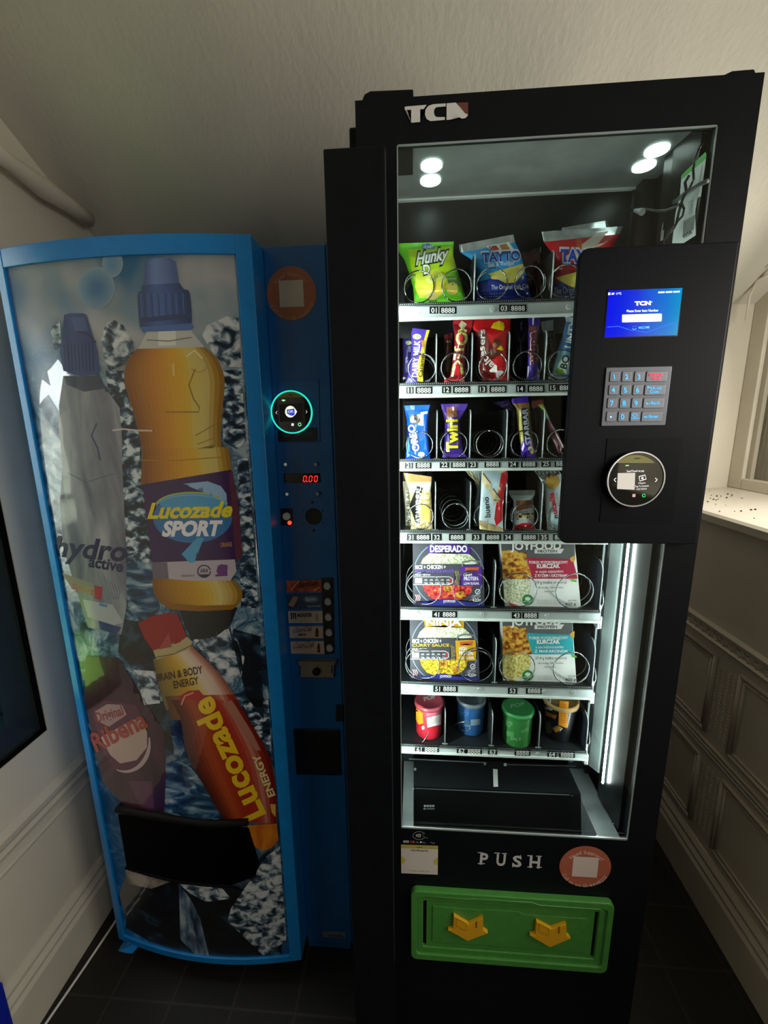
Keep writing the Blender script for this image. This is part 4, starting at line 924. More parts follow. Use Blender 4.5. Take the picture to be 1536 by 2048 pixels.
# selection panel fittings
YS = YBP - .004
SPX = lambda o=0: plane_px(YS - o)
round_sticker('support_sticker', (-.1652, 1.7439), .0508, YS, DM, '#9a5a3c', '#b9b2a6', '#b58a6e')
K1 = lambda a, b: (500 + a / 3.938, 480 + b / 3.938)
def boxpx(name, q, th, mt, cv=K1, par=DM, bevel=.0008, y=None):
    y = YS if y is None else y
    mb = MB(); mb.prism([atY(*cv(*p), y) for p in q], (0, -th, 0), mt); return mb.build(name, par, bevel=bevel)
boxpx('reader_mount_plate', [(215, 1115), (545, 1095), (553, 1590), (222, 1592)], .0015, M_bluepanel)
pl_ = boxpx('service_plate', [(218, 1480), (530, 1475), (535, 1583), (222, 1588)], .002, mat('#0c0f14', .4))
Decal(plane_px(YS - .002), K1).text('SELF SERVICE', (255, 1552), (488, 1545), 34, '#4a5058', 1, bold=0).build('lettering', pl_)
c0 = atY(583.3, 824.4, YS - .013)
cr_ = MB().cyl((c0.x, YS, c0.z), (c0.x, YS - .013, c0.z), .0436, mat('#0b0c0e', .25), 48).build('card_reader', DM)
MB().ring((c0.x, c0.z), .0418, .0445, YS - .0155, YS - .010, em('#25e6cf', 1.0)).build('reader_ring', cr_)
MB().cyl((c0.x, YS - .013, c0.z), (c0.x, YS - .0137, c0.z), .0418, mat('#0a0a0c', .06, coat=1), 48).build('reader_screen', cr_)
D = Decal(plane_px(YS - .0137), K1)
D.poly(arc(328, 1356, 158, 160, 227, 313, 14), '#8f8a3c').text('nayax', (302, 1223), (335, 1222), 10, '#1c1c14')
D.poly([(228, 1292), (412, 1285), (416, 1425), (236, 1432)], '#1d1d1f')
D.poly(arc(318, 1352, 42, 46), em('#f0f0d8', 1.0), 2).poly([(352, 1325), (371, 1352), (354, 1380)], em('#f0f0f4', 1.0), 2).poly([(290, 1335), (352, 1328), (354, 1372), (340, 1384), (332, 1372), (322, 1384), (292, 1368)], em('#3a4ac0', .8), 3).text('OK', (300, 1362), (344, 1358), 20, em('#e8e8ff', .9), 4)
D.band([(214, 1348), (203, 1360), (213, 1370)], 3, em('#ffffff', .9)).band([(440, 1342), (450, 1353), (441, 1364)], 3, em('#ffffff', .9))
D.poly([(246, 1262), (263, 1256), (281, 1262), (264, 1272)], em('#b8ffb0', 1.0)).poly([(326, 1444), (345, 1444), (345, 1464), (326, 1464)], em('#f4f4f4', .9)).band(arc(391, 1453, 11, 12), 6, em('#8af0b0', .9))
D.build('reader_graphics', cr_)
for a, b in ((288, 1765), (524, 1765), (300, 1997), (538, 1995)):
    p = atY(*K1(a, b), YS); MB().cyl((p.x, YS, p.z), (p.x, YS - .009, p.z), .0042, M_chrome, 14, .0036).build('stud', DM)
dp = boxpx('price_display', [(267, 1838), (552, 1836), (556, 1908), (270, 1910)], .0015, mat('#0a0508', .12))
D = Decal(plane_px(YS - .0015), K1); RD = em('#ff2a2a', 1.6)
def seg7(x, y, wd, hh, on, sl=6):
    t = 7; a = [((0, hh), (wd, hh)), ((wd, hh), (wd, hh / 2)), ((wd, hh / 2), (wd, 0)), ((0, 0), (wd, 0)), ((0, 0), (0, hh / 2)), ((0, hh / 2), (0, hh)), ((0, hh / 2), (wd, hh / 2))]
    for k in on:
        (x0, z0), (x1, z1) = a[k]; P0 = (x + x0 + sl * z0 / hh, y - z0); P1 = (x + x1 + sl * z1 / hh, y - z1)
        q = .12; P0, P1 = (P0[0] + (P1[0] - P0[0]) * q, P0[1] + (P1[1] - P0[1]) * q), (P1[0] - (P1[0] - P0[0]) * q, P1[1] - (P1[1] - P0[1]) * q)
        D.band([P0, P1], t, RD)
for x in (418, 463, 505): seg7(x, 1903, 22, 44, (0, 1, 2, 3, 4, 5))
D.poly(arc(450, 1903, 5, 5, n=10), RD); D.build('price_digits', dp)
K2 = lambda a, b: (520 + a / 3.94, 880 + b / 3.94)
bx = boxpx('coin_return_plate', [(162, 538), (257, 538), (262, 670), (166, 672)], .0015, mat('#06080c', .4), K2)
p = atY(*K2(215, 598), YS); MB().cyl((p.x, YS - .0015, p.z), (p.x, YS - .007, p.z), .0085, mat('#cfc9c4', .4), 24).build('button', bx)
p = atY(*K2(236, 650), YS); MB().cyl((p.x, YS - .0015, p.z), (p.x, YS - .004, p.z), .0045, em('#ff3a20', 2.5), 16).build('status_light', bx)
p = atY(*K2(422, 602), YS)
MB().cyl((p.x, YS - .0002, p.z), (p.x, YS - .0006, p.z), .0192, mat('#05070a', .6), 36).build('lock_hole', DM)
D = Decal(SPX(), K2)
for a, b, r in ((413, 491, 12), (424, 713, 13), (340, 555, 7), (495, 555, 7), (346, 655, 7), (500, 655, 7)): D.poly(arc(a, b, r, r, n=14), '#040608')
D.build('screw_holes', DM)
boxpx('button_strip', [(486, 1085), (578, 1082), (585, 1680), (512, 1690), (500, 1500), (490, 1280)], .0015, mat('#070b12', .4), K2)
labs = [([(205, 1108), (483, 1100), (487, 1196), (212, 1200)], noisy('red_ice_print', [(.4, '#8a2c18'), (.6, '#c25a38')], 60, rough=.4)), ([(212, 1218), (488, 1210), (492, 1325), (222, 1332)], mat('#27405f', .4)),
        ([(222, 1348), (492, 1345), (496, 1440), (228, 1440)], mat('#b3a69c', .4)), ([(232, 1468), (497, 1464), (500, 1560), (236, 1558)], mat('#b3a69c', .4)), ([(242, 1586), (504, 1584), (508, 1684), (246, 1680)], mat('#b3a69c', .4))]
for i_, (q, mt) in enumerate(labs):
    o = boxpx('drink_label', q, .0015, mt, K2, bevel=0)
    D = Decal(plane_px(YS - .0015), K2)
    if i_ == 0: D.text('Lucozade', (300, 1165), (450, 1140), 44, '#3a1008', shear=.2).band([(240, 1185), (310, 1110)], 8, '#d89a70', 1).band([(420, 1190), (470, 1160)], 8, '#d8a880', 1)
    if i_ == 1: D.poly(arc(400, 1255, 62, 26), '#56708a', 1).text('Sport', (360, 1268), (440, 1264), 28, '#c4d2dc', 2).poly([(222, 1300), (262, 1230), (304, 1238), (262, 1318)], '#a8825c', 1).text('ORANGE', (370, 1318), (478, 1314), 14, '#9fb0bc', 1)
    if i_ == 2: D.text('MONSTER', (294, 1395), (410, 1393), 30, '#2a2a2a', bold=.03).poly([(430, 1370), (458, 1370), (460, 1430), (440, 1432)], '#8e8a80', 1); [D.poly([(240 + 16 * k, 1362), (252 + 16 * k, 1362), (254 + 16 * k, 1400 + 12 * (k != 1)), (246 + 16 * k, 1418 - 10 * (k == 1))], '#1e241c', 1) for k in range(3)]
    if i_ == 3: D.text('Coca-Cola', (254, 1520), (400, 1506), 44, '#4a4442', shear=.2, bold=0).text('zero', (300, 1542), (362, 1540), 22, '#1e1a1a', bold=.03)
    if i_ == 4: D.text('Coca-Cola', (254, 1645), (415, 1632), 50, '#8e2420', shear=.2, bold=0)
    if i_ in (3, 4):
        yb = 1554 if i_ == 3 else 1678; x = 448 if i_ == 3 else 462
        D.poly([(x - 4, yb - 76), (x + 4, yb - 76), (x + 5, yb - 56), (x + 12, yb - 44), (x + 12, yb - 4), (x - 12, yb - 4), (x - 12, yb - 44), (x - 5, yb - 56)], '#2c2018', 1).poly([(x - 12, yb - 36), (x + 12, yb - 36), (x + 12, yb - 22), (x - 12, yb - 22)], '#7c1c18', 2)
    D.build('print', o)
for a, b in ((534, 1145), (540, 1268), (543, 1390), (548, 1510), (553, 1632)):
    p = atY(*K2(a, b), YS); MB().cyl((p.x, YS - .0015, p.z), (p.x, YS - .008, p.z), .0086, mat('#9fa8ac', .4), 24, .0078).build('selection_button', DM)
lk = boxpx('lock_plate', [(325, 1755), (590, 1752), (582, 1862), (325, 1858)], .006, mat('#9c9284', .35, .6), K2)
MB().prism([atY(*K2(a, b), YS) for a, b in ((310, 1722), (608, 1722), (590, 1752), (325, 1755))], (0, -.014, 0), mat('#8c8478', .35, .6)).build('lock_lip', lk)
p = atY(*K2(450, 1810), YS); MB().cyl((p.x, YS - .006, p.z), (p.x, YS - .011, p.z), .0098, mat('#2c2a28', .3, .7), 24).build('lock_barrel', lk)
Decal(plane_px(YS - .006), K2).poly([(565, 1768), (574, 1768), (570, 1840), (562, 1840)], '#0c0b0a').build('lock_slot', lk)
K3 = lambda a, b: (520 + a / 3.359, 1350 + b / 3.357)
boxpx('latch', [(512, 198), (560, 196), (560, 300), (510, 302)], .006, mat('#080a0e', .5), K3)
cb_ = boxpx('coin_tray', [(222, 358), (535, 362), (545, 668), (238, 662)], .004, mat('#04060a', .45), K3, bevel=.002)
Decal(plane_px(YS - .004), K3).poly([(250, 405), (390, 405), (395, 640), (258, 636)], '#010102').poly([(410, 410), (520, 412), (526, 560), (414, 556)], '#010102').build('coin_pocket', cb_)
bg_ = boxpx('maker_badge', [(420, 1718), (575, 1728), (575, 1765), (420, 1755)], .001, mat('#6c7480', .4), K3, bevel=0)
Decal(plane_px(YS - .001), K3).text('vendo', (455, 1756), (560, 1762), 22, '#2c3a4a').build('lettering', bg_)

# ================================================================== PRODUCTS
C1 = lambda a, b: (780 + a / 3.2, 440 + b / 3.2)
C2 = lambda a, b: (780 + a / 3.2, 780 + b / 3.2)
C3 = lambda a, b: (780 + a / 3.2, 1070 + b / 3.2)
CA = lambda a, b: (800 + a / 9.6, 620 + b / 9.6)
CB = lambda a, b: (940 + a / 6.982, 620 + b / 6.982)
CD = lambda a, b: (1000 + a / 10.24, 780 + b / 10.24)
CE = lambda a, b: (930 + a / 7.68, 910 + b / 7.68)
def foil(h): return mat(h, .28, .0, coat=.4)
M_silver = noisy('silver_foil', [(.3, '#b9c0c4'), (.7, '#f2f5f5')], 60, rough=.25, metal=.7)
class Pack:
    """flow-wrapped packet: rows of left/right outline points (top to bottom) on a plane at depth y0, bulging front and back"""
    def __init__(s, name, label, cat, group, cv, rows, n, y0=.140, lean=.012, bulge=.010, colour='#888888', seals=(.1, .06), sealcol=None, wr=.0012, seed=1):
        s.rows = [(cv(*a), cv(*b)) for a, b in rows]; s.cv = cv; s.y0 = y0; s.lean = lean; s.B = bulge; s.seals = seals; s.wr = wr; s.seed = seed; s.zf = floor_z(n) + .0008
        vt = [(a[1] + b[1]) / 2 for a, b in s.rows]; s.T = [(v - vt[0]) / (vt[-1] - vt[0]) for v in vt]
        a, b = s.rows[-1]; c = atY((a[0] + b[0]) / 2, (a[1] + b[1]) / 2, y0)
        s.root = empty(name, (c.x, y0, s.zf), label, cat, group)
        m0 = colour if not isinstance(colour, str) else foil(colour); ms = sealcol if (sealcol and not isinstance(sealcol, str)) else foil(sealcol) if sealcol else m0
        NS, NT = 14, 26; t0, t1 = seals
        for nm, a_, b_, mt, k in (('seal', 0, t0, ms, 3), ('wrapper', t0, 1 - t1, m0, NT), ('seal', 1 - t1, 1, ms, 3)):
            if b_ - a_ < 1e-4: continue
            V = []; F = []; w_ = NS + 1
            for i in range(k + 1):
                t = a_ + (b_ - a_) * i / k
                for sd in (1, -1):
                    for j in range(w_):
                        V.append(s.point(j / NS, t, sd))
            for i in range(k):
                o = i * 2 * w_; p = o + 2 * w_
                for j in range(NS):
                    F.append((o + j, o + j + 1, p + j + 1, p + j)); F.append((o + w_ + j + 1, o + w_ + j, p + w_ + j, p + w_ + j + 1))
                F.append((o + w_, o, p, p + w_)); F.append((o + NS, o + w_ + NS, p + w_ + NS, p + NS))
            mb = MB(); mb.add(V, F, mt, True); mb.build(nm, s.root)
    def px(s, q, t):
        T = s.T
        for i in range(len(T) - 1):
            if t <= T[i + 1] + 1e-9: break
        k = (t - T[i]) / max(T[i + 1] - T[i], 1e-6)
        L = [s.rows[i][0][c] + (s.rows[i + 1][0][c] - s.rows[i][0][c]) * k for c in (0, 1)]
        Rr = [s.rows[i][1][c] + (s.rows[i + 1][1][c] - s.rows[i][1][c]) * k for c in (0, 1)]
        return [L[c] + (Rr[c] - L[c]) * q for c in (0, 1)]
    def depth(s, q, t):
        t0, t1 = s.seals
        a = min(max((t - t0 * .6) / .22, 0), 1); b = min(max((1 - t1 * .6 - t) / .18, 0), 1)
        prof = (a * a * (3 - 2 * a)) * (b * b * (3 - 2 * b))
        e = max(0, 1 - (2 * q - 1) ** 2) ** .55
        w_ = noise.noise(Vector((q * 3.1 + s.seed * 7, t * 5.3, s.seed))) * s.wr + noise.noise(Vector((q * 9 + s.seed, t * 2.5, 3))) * s.wr * .5 * (1.3 - prof)
        return .0006 + (s.B * prof + w_ * 1.6) * e
    def point(s, q, t, side):
        u, v = s.px(q, t); yb = s.y0 + s.lean * (1 - t); dp = s.depth(q, t)
        p = atY(u, v, yb - dp)
        if side < 0: p.y = yb + max(dp, .0006) * .9
        p.z = max(p.z, s.zf)
        return p
    def st(s, u, v):
        lo, hi = -.1, 1.1; g = []
        def d(t):
            a = s.px(0, t); b = s.px(1, t)
            return (v - a[1]) * (b[0] - a[0]) - (u - a[0]) * (b[1] - a[1])
        lo, hi = 0.0, 1.0
        for _ in range(22):
            m_ = (lo + hi) / 2
            if d(m_) > 0: lo = m_
            else: hi = m_
        t = (lo + hi) / 2; a = s.px(0, t); b = s.px(1, t)
        return (u - a[0]) / max(b[0] - a[0], 1e-6), t
    def surf(s, u, v, off):
        q, t = s.st(u, v); q = min(max(q, 0), 1)
        u, v = s.px(q, t)
        p = atY(u, v, s.y0 + s.lean * (1 - t) - s.depth(q, t) - off); p.z = max(p.z, s.zf); return p
    def D(s, base=.0005): return Decal(s.surf, s.cv, step=4, mk=lambda h: mat(h, .3, coat=.4), base=base, dl=.0002)
G1, G2, G3, G4 = 'crisp packets on the top shelf', 'chocolate bars and sweets on the second shelf', 'bars and biscuits on the third shelf', 'bars on the fourth shelf'
# --- top shelf
k = Pack('crisp_packet', 'lime green crisp packet with white script lettering at the left of the top shelf', 'crisps', G1, C1,
         [((50, 150), (408, 138)), ((52, 200), (406, 172)), ((92, 255), (405, 232)), ((122, 340), (430, 320)), ((148, 430), (465, 430)), ((155, 530), (490, 522))], 1, .150, .03, .022, '#6fd02a', (.06, .05), '#7ade3a', .003, 1)
D = k.D(); D.poly([(115, 190), (390, 170), (430, 330), (300, 330), (150, 390)], '#b4dc1c', 0).poly([(165, 350), (300, 310), (350, 350), (380, 420), (300, 500), (190, 500), (160, 430)], '#d8e24a', 1)
D.poly([(225, 380), (330, 335), (352, 362), (250, 410)], '#f0f08a', 4).text('FLAKES', (262, 392), (345, 350), 24, '#8ab81c', 5)
D.poly(arc(225, 450, 38, 34), '#f2dd5c', 2).poly(arc(305, 450, 34, 44), '#e6cc4a', 2).poly(arc(400, 440, 36, 42), '#d8c860', 2).poly(arc(270, 490, 40, 22), '#f0e488', 3).poly([(360, 360), (440, 360), (455, 420), (380, 420)], '#5f8a3c', 2)
D.poly([(205, 160), (240, 148), (285, 165), (285, 185), (210, 188)], '#2a5a9c', 3).text('HUNKY', (214, 183), (282, 181), 20, '#e8f0f8', 4)
D.build('picture', k.root)
D = k.D(.0012); D.text('Hunky', (160, 292), (372, 250), 88, '#16321a', 0, bold=.09, shear=.15).text('Hunky', (166, 288), (366, 249), 78, '#f4f8f0', 1, bold=.03, shear=.15).text('D', (212, 352), (262, 340), 70, '#16321a', 0, bold=.08, shear=.2).text('D', (216, 348), (258, 338), 60, '#f4f8f0', 1, bold=.03, shear=.2)
D.text('Spud', (245, 526), (300, 524), 18, '#16321a', 1).text('SUPPORT', (365, 385), (430, 380), 14, '#c8e0a0', 1); D.build('lettering', k.root)
def tayto(label, rows, base, mid, y0, txt, seed, full=True, seal=None, sub='Salt & Vinegar', dn='#1c2d78'):
    k = Pack('crisp_packet', label, 'crisps', G1, C1, rows, 1, y0, .03, .02, base, (.13, .04), seal or M_silver, .003, seed)
    return k
k = tayto('blue crisp packet with silver top and navy lettering in the middle of the top shelf', [((442, 158), (790, 92)), ((446, 205), (800, 140)), ((520, 250), (835, 215)), ((552, 330), (855, 290)), ((550, 420), (880, 390)), ((555, 524), (905, 512))], '#2f9be0', None, .150, '', 2)
D = k.D(); D.poly([(553, 400), (700, 380), (800, 330), (880, 360), (905, 512), (556, 522)], '#1d2f86', 0).poly([(625, 345), (700, 345), (760, 310), (850, 280), (868, 320), (800, 345), (805, 400), (740, 405), (690, 370)], '#d8cf62', 2).poly([(640, 360), (720, 352), (740, 385), (650, 378)], '#e2dc84', 3)
D.poly([(610, 168), (760, 140), (800, 200), (690, 215)], '#e9eef0', 1).poly([(630, 170), (680, 162), (700, 190), (650, 196)], '#b7423c', 2).poly([(700, 160), (745, 150), (770, 190), (720, 196)], '#b98a4a', 2)
D.build('picture', k.root)
D = k.D(.0012); D.text('TAYTO', (585, 272), (840, 256), 70, '#dfe8f2', 0, bold=.07).text('TAYTO', (590, 270), (836, 255), 62, '#1f3f9c', 1, bold=.04).text('Salt & Vinegar', (628, 302), (800, 285), 30, '#f2f4f6', 1, bold=0)
D.text('The Original Irish Crisp', (648, 445), (905, 436), 30, '#f0f2f6', 1, bold=0); [D.text('CRISPS', (600, 478 + 18 * i), (740, 474 + 18 * i), 9, '#9aa6d0', 1, bold=0) for i in range(2)]; D.build('lettering', k.root)
k = tayto('red crisp packet with blue lettering half hidden behind the control panel', [((970, 75), (1490, 40)), ((985, 140), (1470, 90)), ((1040, 215), (1440, 150)), ((1055, 300), (1410, 260)), ((1050, 400), (1390, 390)), ((1045, 500), (1380, 498))], '#d81f28', None, .150, '', 3)
D = k.D(); D.poly([(1100, 250), (1210, 170), (1330, 80), (1400, 70), (1300, 190), (1200, 260)], '#f0e4d4', 0).poly([(1190, 120), (1230, 120), (1225, 215), (1195, 190)], '#e2673c', 1).poly([(1050, 400), (1130, 390), (1210, 410), (1390, 400), (1380, 498), (1046, 498)], '#22308a', 1).poly([(1055, 370), (1110, 365), (1200, 330), (1390, 300), (1390, 420), (1170, 435), (1110, 385)], '#d8d05a', 2)
D.poly(arc(1130, 345, 76, 34), '#a3141e', 1).build('picture', k.root)
D = k.D(.0012); D.text('TAYTO', (1082, 268), (1370, 276), 92, '#f6f6fa', 0, bold=.09).text('TAYTO', (1090, 264), (1362, 271), 78, '#2050d8', 1, bold=.05).text('Cheese & Onion', (1080, 298), (1300, 300), 34, '#26267a', 1, bold=.01)
D.text('The Original', (1050, 475), (1205, 462), 44, '#eef0f8', 1, bold=0).band([(1120, 490), (1170, 494), (1210, 486)], 4, '#f4f4f8', 1); D.build('lettering', k.root)
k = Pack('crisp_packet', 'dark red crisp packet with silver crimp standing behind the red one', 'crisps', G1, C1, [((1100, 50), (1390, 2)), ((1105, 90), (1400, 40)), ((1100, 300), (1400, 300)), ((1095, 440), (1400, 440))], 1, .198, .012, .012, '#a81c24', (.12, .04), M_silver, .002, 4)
k = Pack('crisp_packet', 'maroon crisp packet with dimness painted into its wrapper behind the blue one', 'crisps', G1, C1, [((830, 215), (970, 170)), ((835, 260), (965, 230)), ((820, 350), (980, 350)), ((820, 470), (985, 470))], 1, .198, .012, .012, '#4a1a20', (.12, .04), '#3a1418', .002, 5)  # back-row shade put into the wrapper and seal colours
# --- second shelf
def dairy(label, rows, y0, seed, col):
    return Pack('chocolate_bar', label, 'chocolate bar', G2, CA, rows, 2, y0, .012, .008, col, (.08, .05), None, .0015, seed)
k = dairy('purple chocolate bar with yellow caramel strip at the left of the second shelf', [((240, 345), (570, 385)), ((215, 450), (545, 465)), ((225, 620), (500, 680)), ((215, 850), (490, 860)), ((160, 1200), (440, 1200)), ((120, 1360), (445, 1380)), ((80, 1420), (445, 1410))], .140, 6, '#5a3fb8')
D = k.D(); D.poly([(510, 385), (572, 388), (560, 470), (520, 540), (500, 800), (440, 1390), (330, 1370), (345, 1000), (400, 790), (440, 720), (500, 600)], '#e6d23a', 0).poly([(400, 570), (470, 590), (460, 740), (430, 700)], '#e08a4a', 1).poly(arc(325, 510, 82, 52), '#e4ead0', 1).poly(arc(345, 505, 42, 32), '#b4cc7a', 2).build('picture', k.root)
D = k.D(.001); D.text('DAIRY MILK', (335, 1290), (385, 590), 118, '#f4f2fa', 1, bold=.02).text('Caramel', (425, 1290), (465, 850), 78, '#4a2c10', 1, bold=.02); D.build('lettering', k.root)
k = dairy('purple chocolate bar mostly hidden behind the purple and yellow one', [((60, 545), (230, 530)), ((50, 620), (230, 620)), ((60, 900), (220, 900)), ((50, 1330), (200, 1330))], .172, 7, '#2c2460')  # darker copy of the front bar; shade is in the purple
D = k.D(); D.poly(arc(165, 630, 58, 42), '#c4d09a', 0).poly([(150, 700), (215, 690), (210, 800), (160, 810)], '#8c88b0', 0).build('picture', k.root)
k = Pack('chocolate_bar', 'red chocolate bar with large gold letters, second from the left', 'chocolate bar', G2, CA, [((1085, 155), (1400, 200)), ((1010, 235), (1390, 330)), ((1050, 520), (1310, 520)), ((1040, 780), (1250, 780)), ((1005, 1000), (1250, 1000)), ((960, 1290), (1245, 1280)), ((845, 1345), (1245, 1375)), ((850, 1400), (1240, 1400))], 2, .140, .012, .010, '#8e1a26', (.10, .06), '#d8323c', .002, 8)
D = k.D(); GO = noisy('gold_speckle_print', [(.4, '#8f9a2a'), (.5, '#d8dc6a'), (.6, '#f2f4d0')], 300, rough=.3)
D.band([p for p in arc(1185, 545, 90, 105, 0, 360, 22)] + [(1275, 545)], 52, GO, 1).poly([(1150, 500), (1185, 420), (1210, 500), (1228, 540), (1190, 606), (1125, 570)], '#c41824', 2).band([(1110, 420), (1190, 370), (1280, 410)], 48, GO, 1)
D.poly([(1125, 290), (1180, 200), (1285, 270), (1215, 270), (1225, 370), (1185, 370), (1190, 280)], '#e6e6b4', 1).band([(1050, 690), (1060, 760), (1225, 760)], 50, GO, 1).band([(1060, 820), (1040, 960)], 44, '#e8e4d4', 1).band([(1110, 930), (1150, 850), (1200, 920)], 36, GO, 1)
D.band([(1000, 1280), (1040, 1060), (1110, 980), (1170, 1040), (1200, 1240)], 50, GO, 1).poly([(1070, 1040), (1110, 1040), (1115, 1120), (1150, 1190), (1110, 1260), (1040, 1240), (1035, 1170)], '#d01c28', 2).poly([(980, 1280), (1050, 1050), (1070, 1080), (1030, 1270)], '#ecf0d0', 2)
D.build('lettering', k.root)
k = Pack('chocolate_bar', 'red bar coloured as if shaded, barely showing behind the red and gold one', 'chocolate bar', G2, CA, [((845, 480), (1010, 440)), ((850, 560), (1010, 540)), ((850, 900), (1010, 900)), ((850, 1330), (1010, 1330))], 2, .172, .01, .006, '#571218', (.1, .05), '#7c1a22', .0015, 9)  # same bar as in front, its red darkened for shade
k.D().poly([(880, 590), (970, 580), (970, 620), (890, 625)], '#b8ac8c').build('lettering', k.root)
k = Pack('sweet_bag', 'red bag of chocolate balls with white lettering running up its side', 'sweets', G2, CB, [((30, 135), (565, 45)), ((40, 260), (568, 150)), ((90, 320), (560, 320)), ((90, 480), (540, 480)), ((110, 700), (550, 640)), ((140, 900), (555, 900)), ((350, 990), (560, 985))][:6] + [((180, 985), (560, 985))], 2, .140, .014, .014, '#e01c24', (.16, .04), '#e8242a', .0025, 10)
D = k.D(); D.poly([(90, 300), (220, 290), (260, 480), (300, 640), (360, 640), (320, 960), (180, 970), (130, 800), (100, 600)], '#6a1a18', 0).poly([(285, 250), (330, 180), (410, 150), (470, 175), (485, 230), (470, 290), (420, 265)], '#f2cf1c', 2).poly(arc(368, 465, 58, 66), '#8a4a22', 2).poly(arc(345, 490, 30, 34), '#d8987a', 3).poly([(375, 545), (430, 495), (470, 545), (462, 572)], '#f0d82a', 3).poly(arc(360, 600, 75, 46), '#5a2a18', 2)
D.poly([(310, 690), (480, 640), (545, 780), (480, 900), (350, 960)], '#e02028', 1); D.build('picture', k.root)
D = k.D(.001); D.text('M', (470, 870), (350, 760), 125, '#f6f2ee', 2, bold=.02).text('alt', (345, 760), (235, 640), 105, '#f2ece8', 2, bold=.02).text('es', (232, 640), (195, 500), 95, '#e8dcd8', 2, bold=.02).text('ers', (205, 490), (210, 270), 90, '#eee4e0', 2, bold=.02); D.build('lettering', k.root)
def wispa(label, rows, y0, seed, col): return Pack('chocolate_bar', label, 'chocolate bar', G2, CB, rows, 2, y0, .010, .010, col, (.14, .05), None, .002, seed)
k = wispa('shiny violet chocolate bar with maroon rounded letters outlined in pink', [((810, 90), (985, 105)), ((820, 190), (970, 210)), ((815, 300), (960, 300)), ((805, 600), (960, 600)), ((805, 760), (960, 760)), ((790, 960), (975, 950)), ((780, 985), (985, 980))], .140, 11, '#4a30a0')
D = k.D(); D.poly([(815, 225), (965, 225), (960, 700), (900, 720), (830, 700), (808, 560)], '#451c2a', 0).poly([(820, 225), (965, 225), (960, 285), (822, 285)], '#8a5230', 1).poly([(800, 800), (825, 780), (820, 940), (800, 950)], '#e8e0fa', 1).poly([(940, 800), (970, 860), (975, 940), (950, 930)], '#efe8fc', 1).poly([(870, 110), (900, 95), (885, 215), (870, 205)], '#efe6ff', 1).build('picture', k.root)  # pale slivers along the wrapper are painted foil glints
D = k.D(.001); D.text('wispa', (940, 770), (935, 290), 130, '#caa2a0', 1, bold=.10).text('wispa', (935, 762), (930, 298), 118, '#5c2430', 2, bold=.05); D.build('lettering', k.root)
k = wispa('violet bar with shadow in its colour left of the shiny violet one', [((610, 170), (800, 150)), ((620, 260), (795, 250)), ((640, 600), (790, 600)), ((650, 960), (790, 960))], .172, 12, '#1c1638')  # front bar repeated with shadow mixed into the violet
k.D().poly([(705, 180), (735, 170), (725, 280), (708, 285)], '#b8a4ea').build('painted_glint', k.root)  # shine on the foil painted as a pale sliver
k = Pack('chocolate_bar', 'pale blue coconut bar with white lettering leaning beside the control panel', 'chocolate bar', G2, CB, [((1325, 85), (1560, 130)), ((1345, 150), (1560, 160)), ((1290, 380), (1530, 380)), ((1230, 560), (1490, 560)), ((1170, 780), (1460, 780)), ((1135, 920), (1430, 930)), ((1085, 935), (1440, 975)), ((1090, 965), (1440, 990))], 2, .140, .014, .010, '#4f93d4', (.07, .05), '#d4e6ee', .002, 13)
D = k.D(); D.poly([(1240, 560), (1470, 560), (1440, 900), (1150, 910), (1180, 760)], '#8cc4d8', 0).poly([(1270, 700), (1330, 620), (1380, 640), (1395, 760), (1340, 900), (1230, 880)], '#eef6f4', 1).poly([(1170, 870), (1215, 800), (1290, 830), (1320, 890), (1260, 910)], '#7fb43c', 2).poly([(1230, 880), (1300, 850), (1310, 900)], '#c8dc5a', 3).build('picture', k.root)
D = k.D(.001); D.text('BO', (1345, 830), (1395, 640), 100, '#223a30', 1, bold=.03).text('UNTY', (1425, 540), (1500, 150), 110, '#f4faf8', 1, bold=.03); D.build('lettering', k.root)
k = Pack('chocolate_bar', 'coconut bar greyed by painted shade behind the pale blue one', 'chocolate bar', G2, CB, [((990, 165), (1165, 135)), ((1010, 270), (1160, 240)), ((1090, 420), (1200, 420)), ((1100, 650), (1230, 650)), ((1090, 940), (1230, 940))], 2, .172, .01, .008, '#2e3a40', (.18, .05), '#98a2a4', .0015, 14)  # coconut bar recoloured grey so it reads as shaded
k.D().text('BOUNTY', (1190, 800), (1150, 300), 70, '#6a7678', 1).build('lettering', k.root)
# --- third shelf
k = Pack('biscuit_packet', 'bright blue cookie packet with white lettering at the left of the third shelf', 'biscuits', G3, C2, [((88, 100), (256, 95)), ((95, 132), (248, 128)), ((108, 200), (242, 200)), ((108, 300), (242, 300)), ((100, 430), (258, 430)), ((95, 462), (263, 456))], 3, .136, .012, .009, '#1460e0', (.08, .06), '#1a68ea', .0015, 15)
D = k.D(); D.poly([(165, 160), (215, 150), (215, 230), (180, 225)], '#c8e4f4', 0).poly(arc(160, 188, 34, 30), '#4a3a34', 1).poly(arc(160, 188, 26, 22), '#7a675c', 2).poly(arc(160, 188, 16, 13), '#3c2f2a', 3).poly([(105, 330), (125, 300), (125, 420), (108, 425)], '#6cc6ee', 0).poly([(195, 160), (240, 150), (240, 135), (195, 142)], '#dceaf6', 1).poly(arc(200, 412, 22, 16), '#e8eef4', 1).build('picture', k.root)
D = k.D(.001); D.text('OREO', (192, 392), (152, 215), 52, '#0a2a78', 0, bold=.12).text('OREO', (190, 388), (152, 218), 44, '#f6faff', 1, bold=.04); D.build('lettering', k.root)
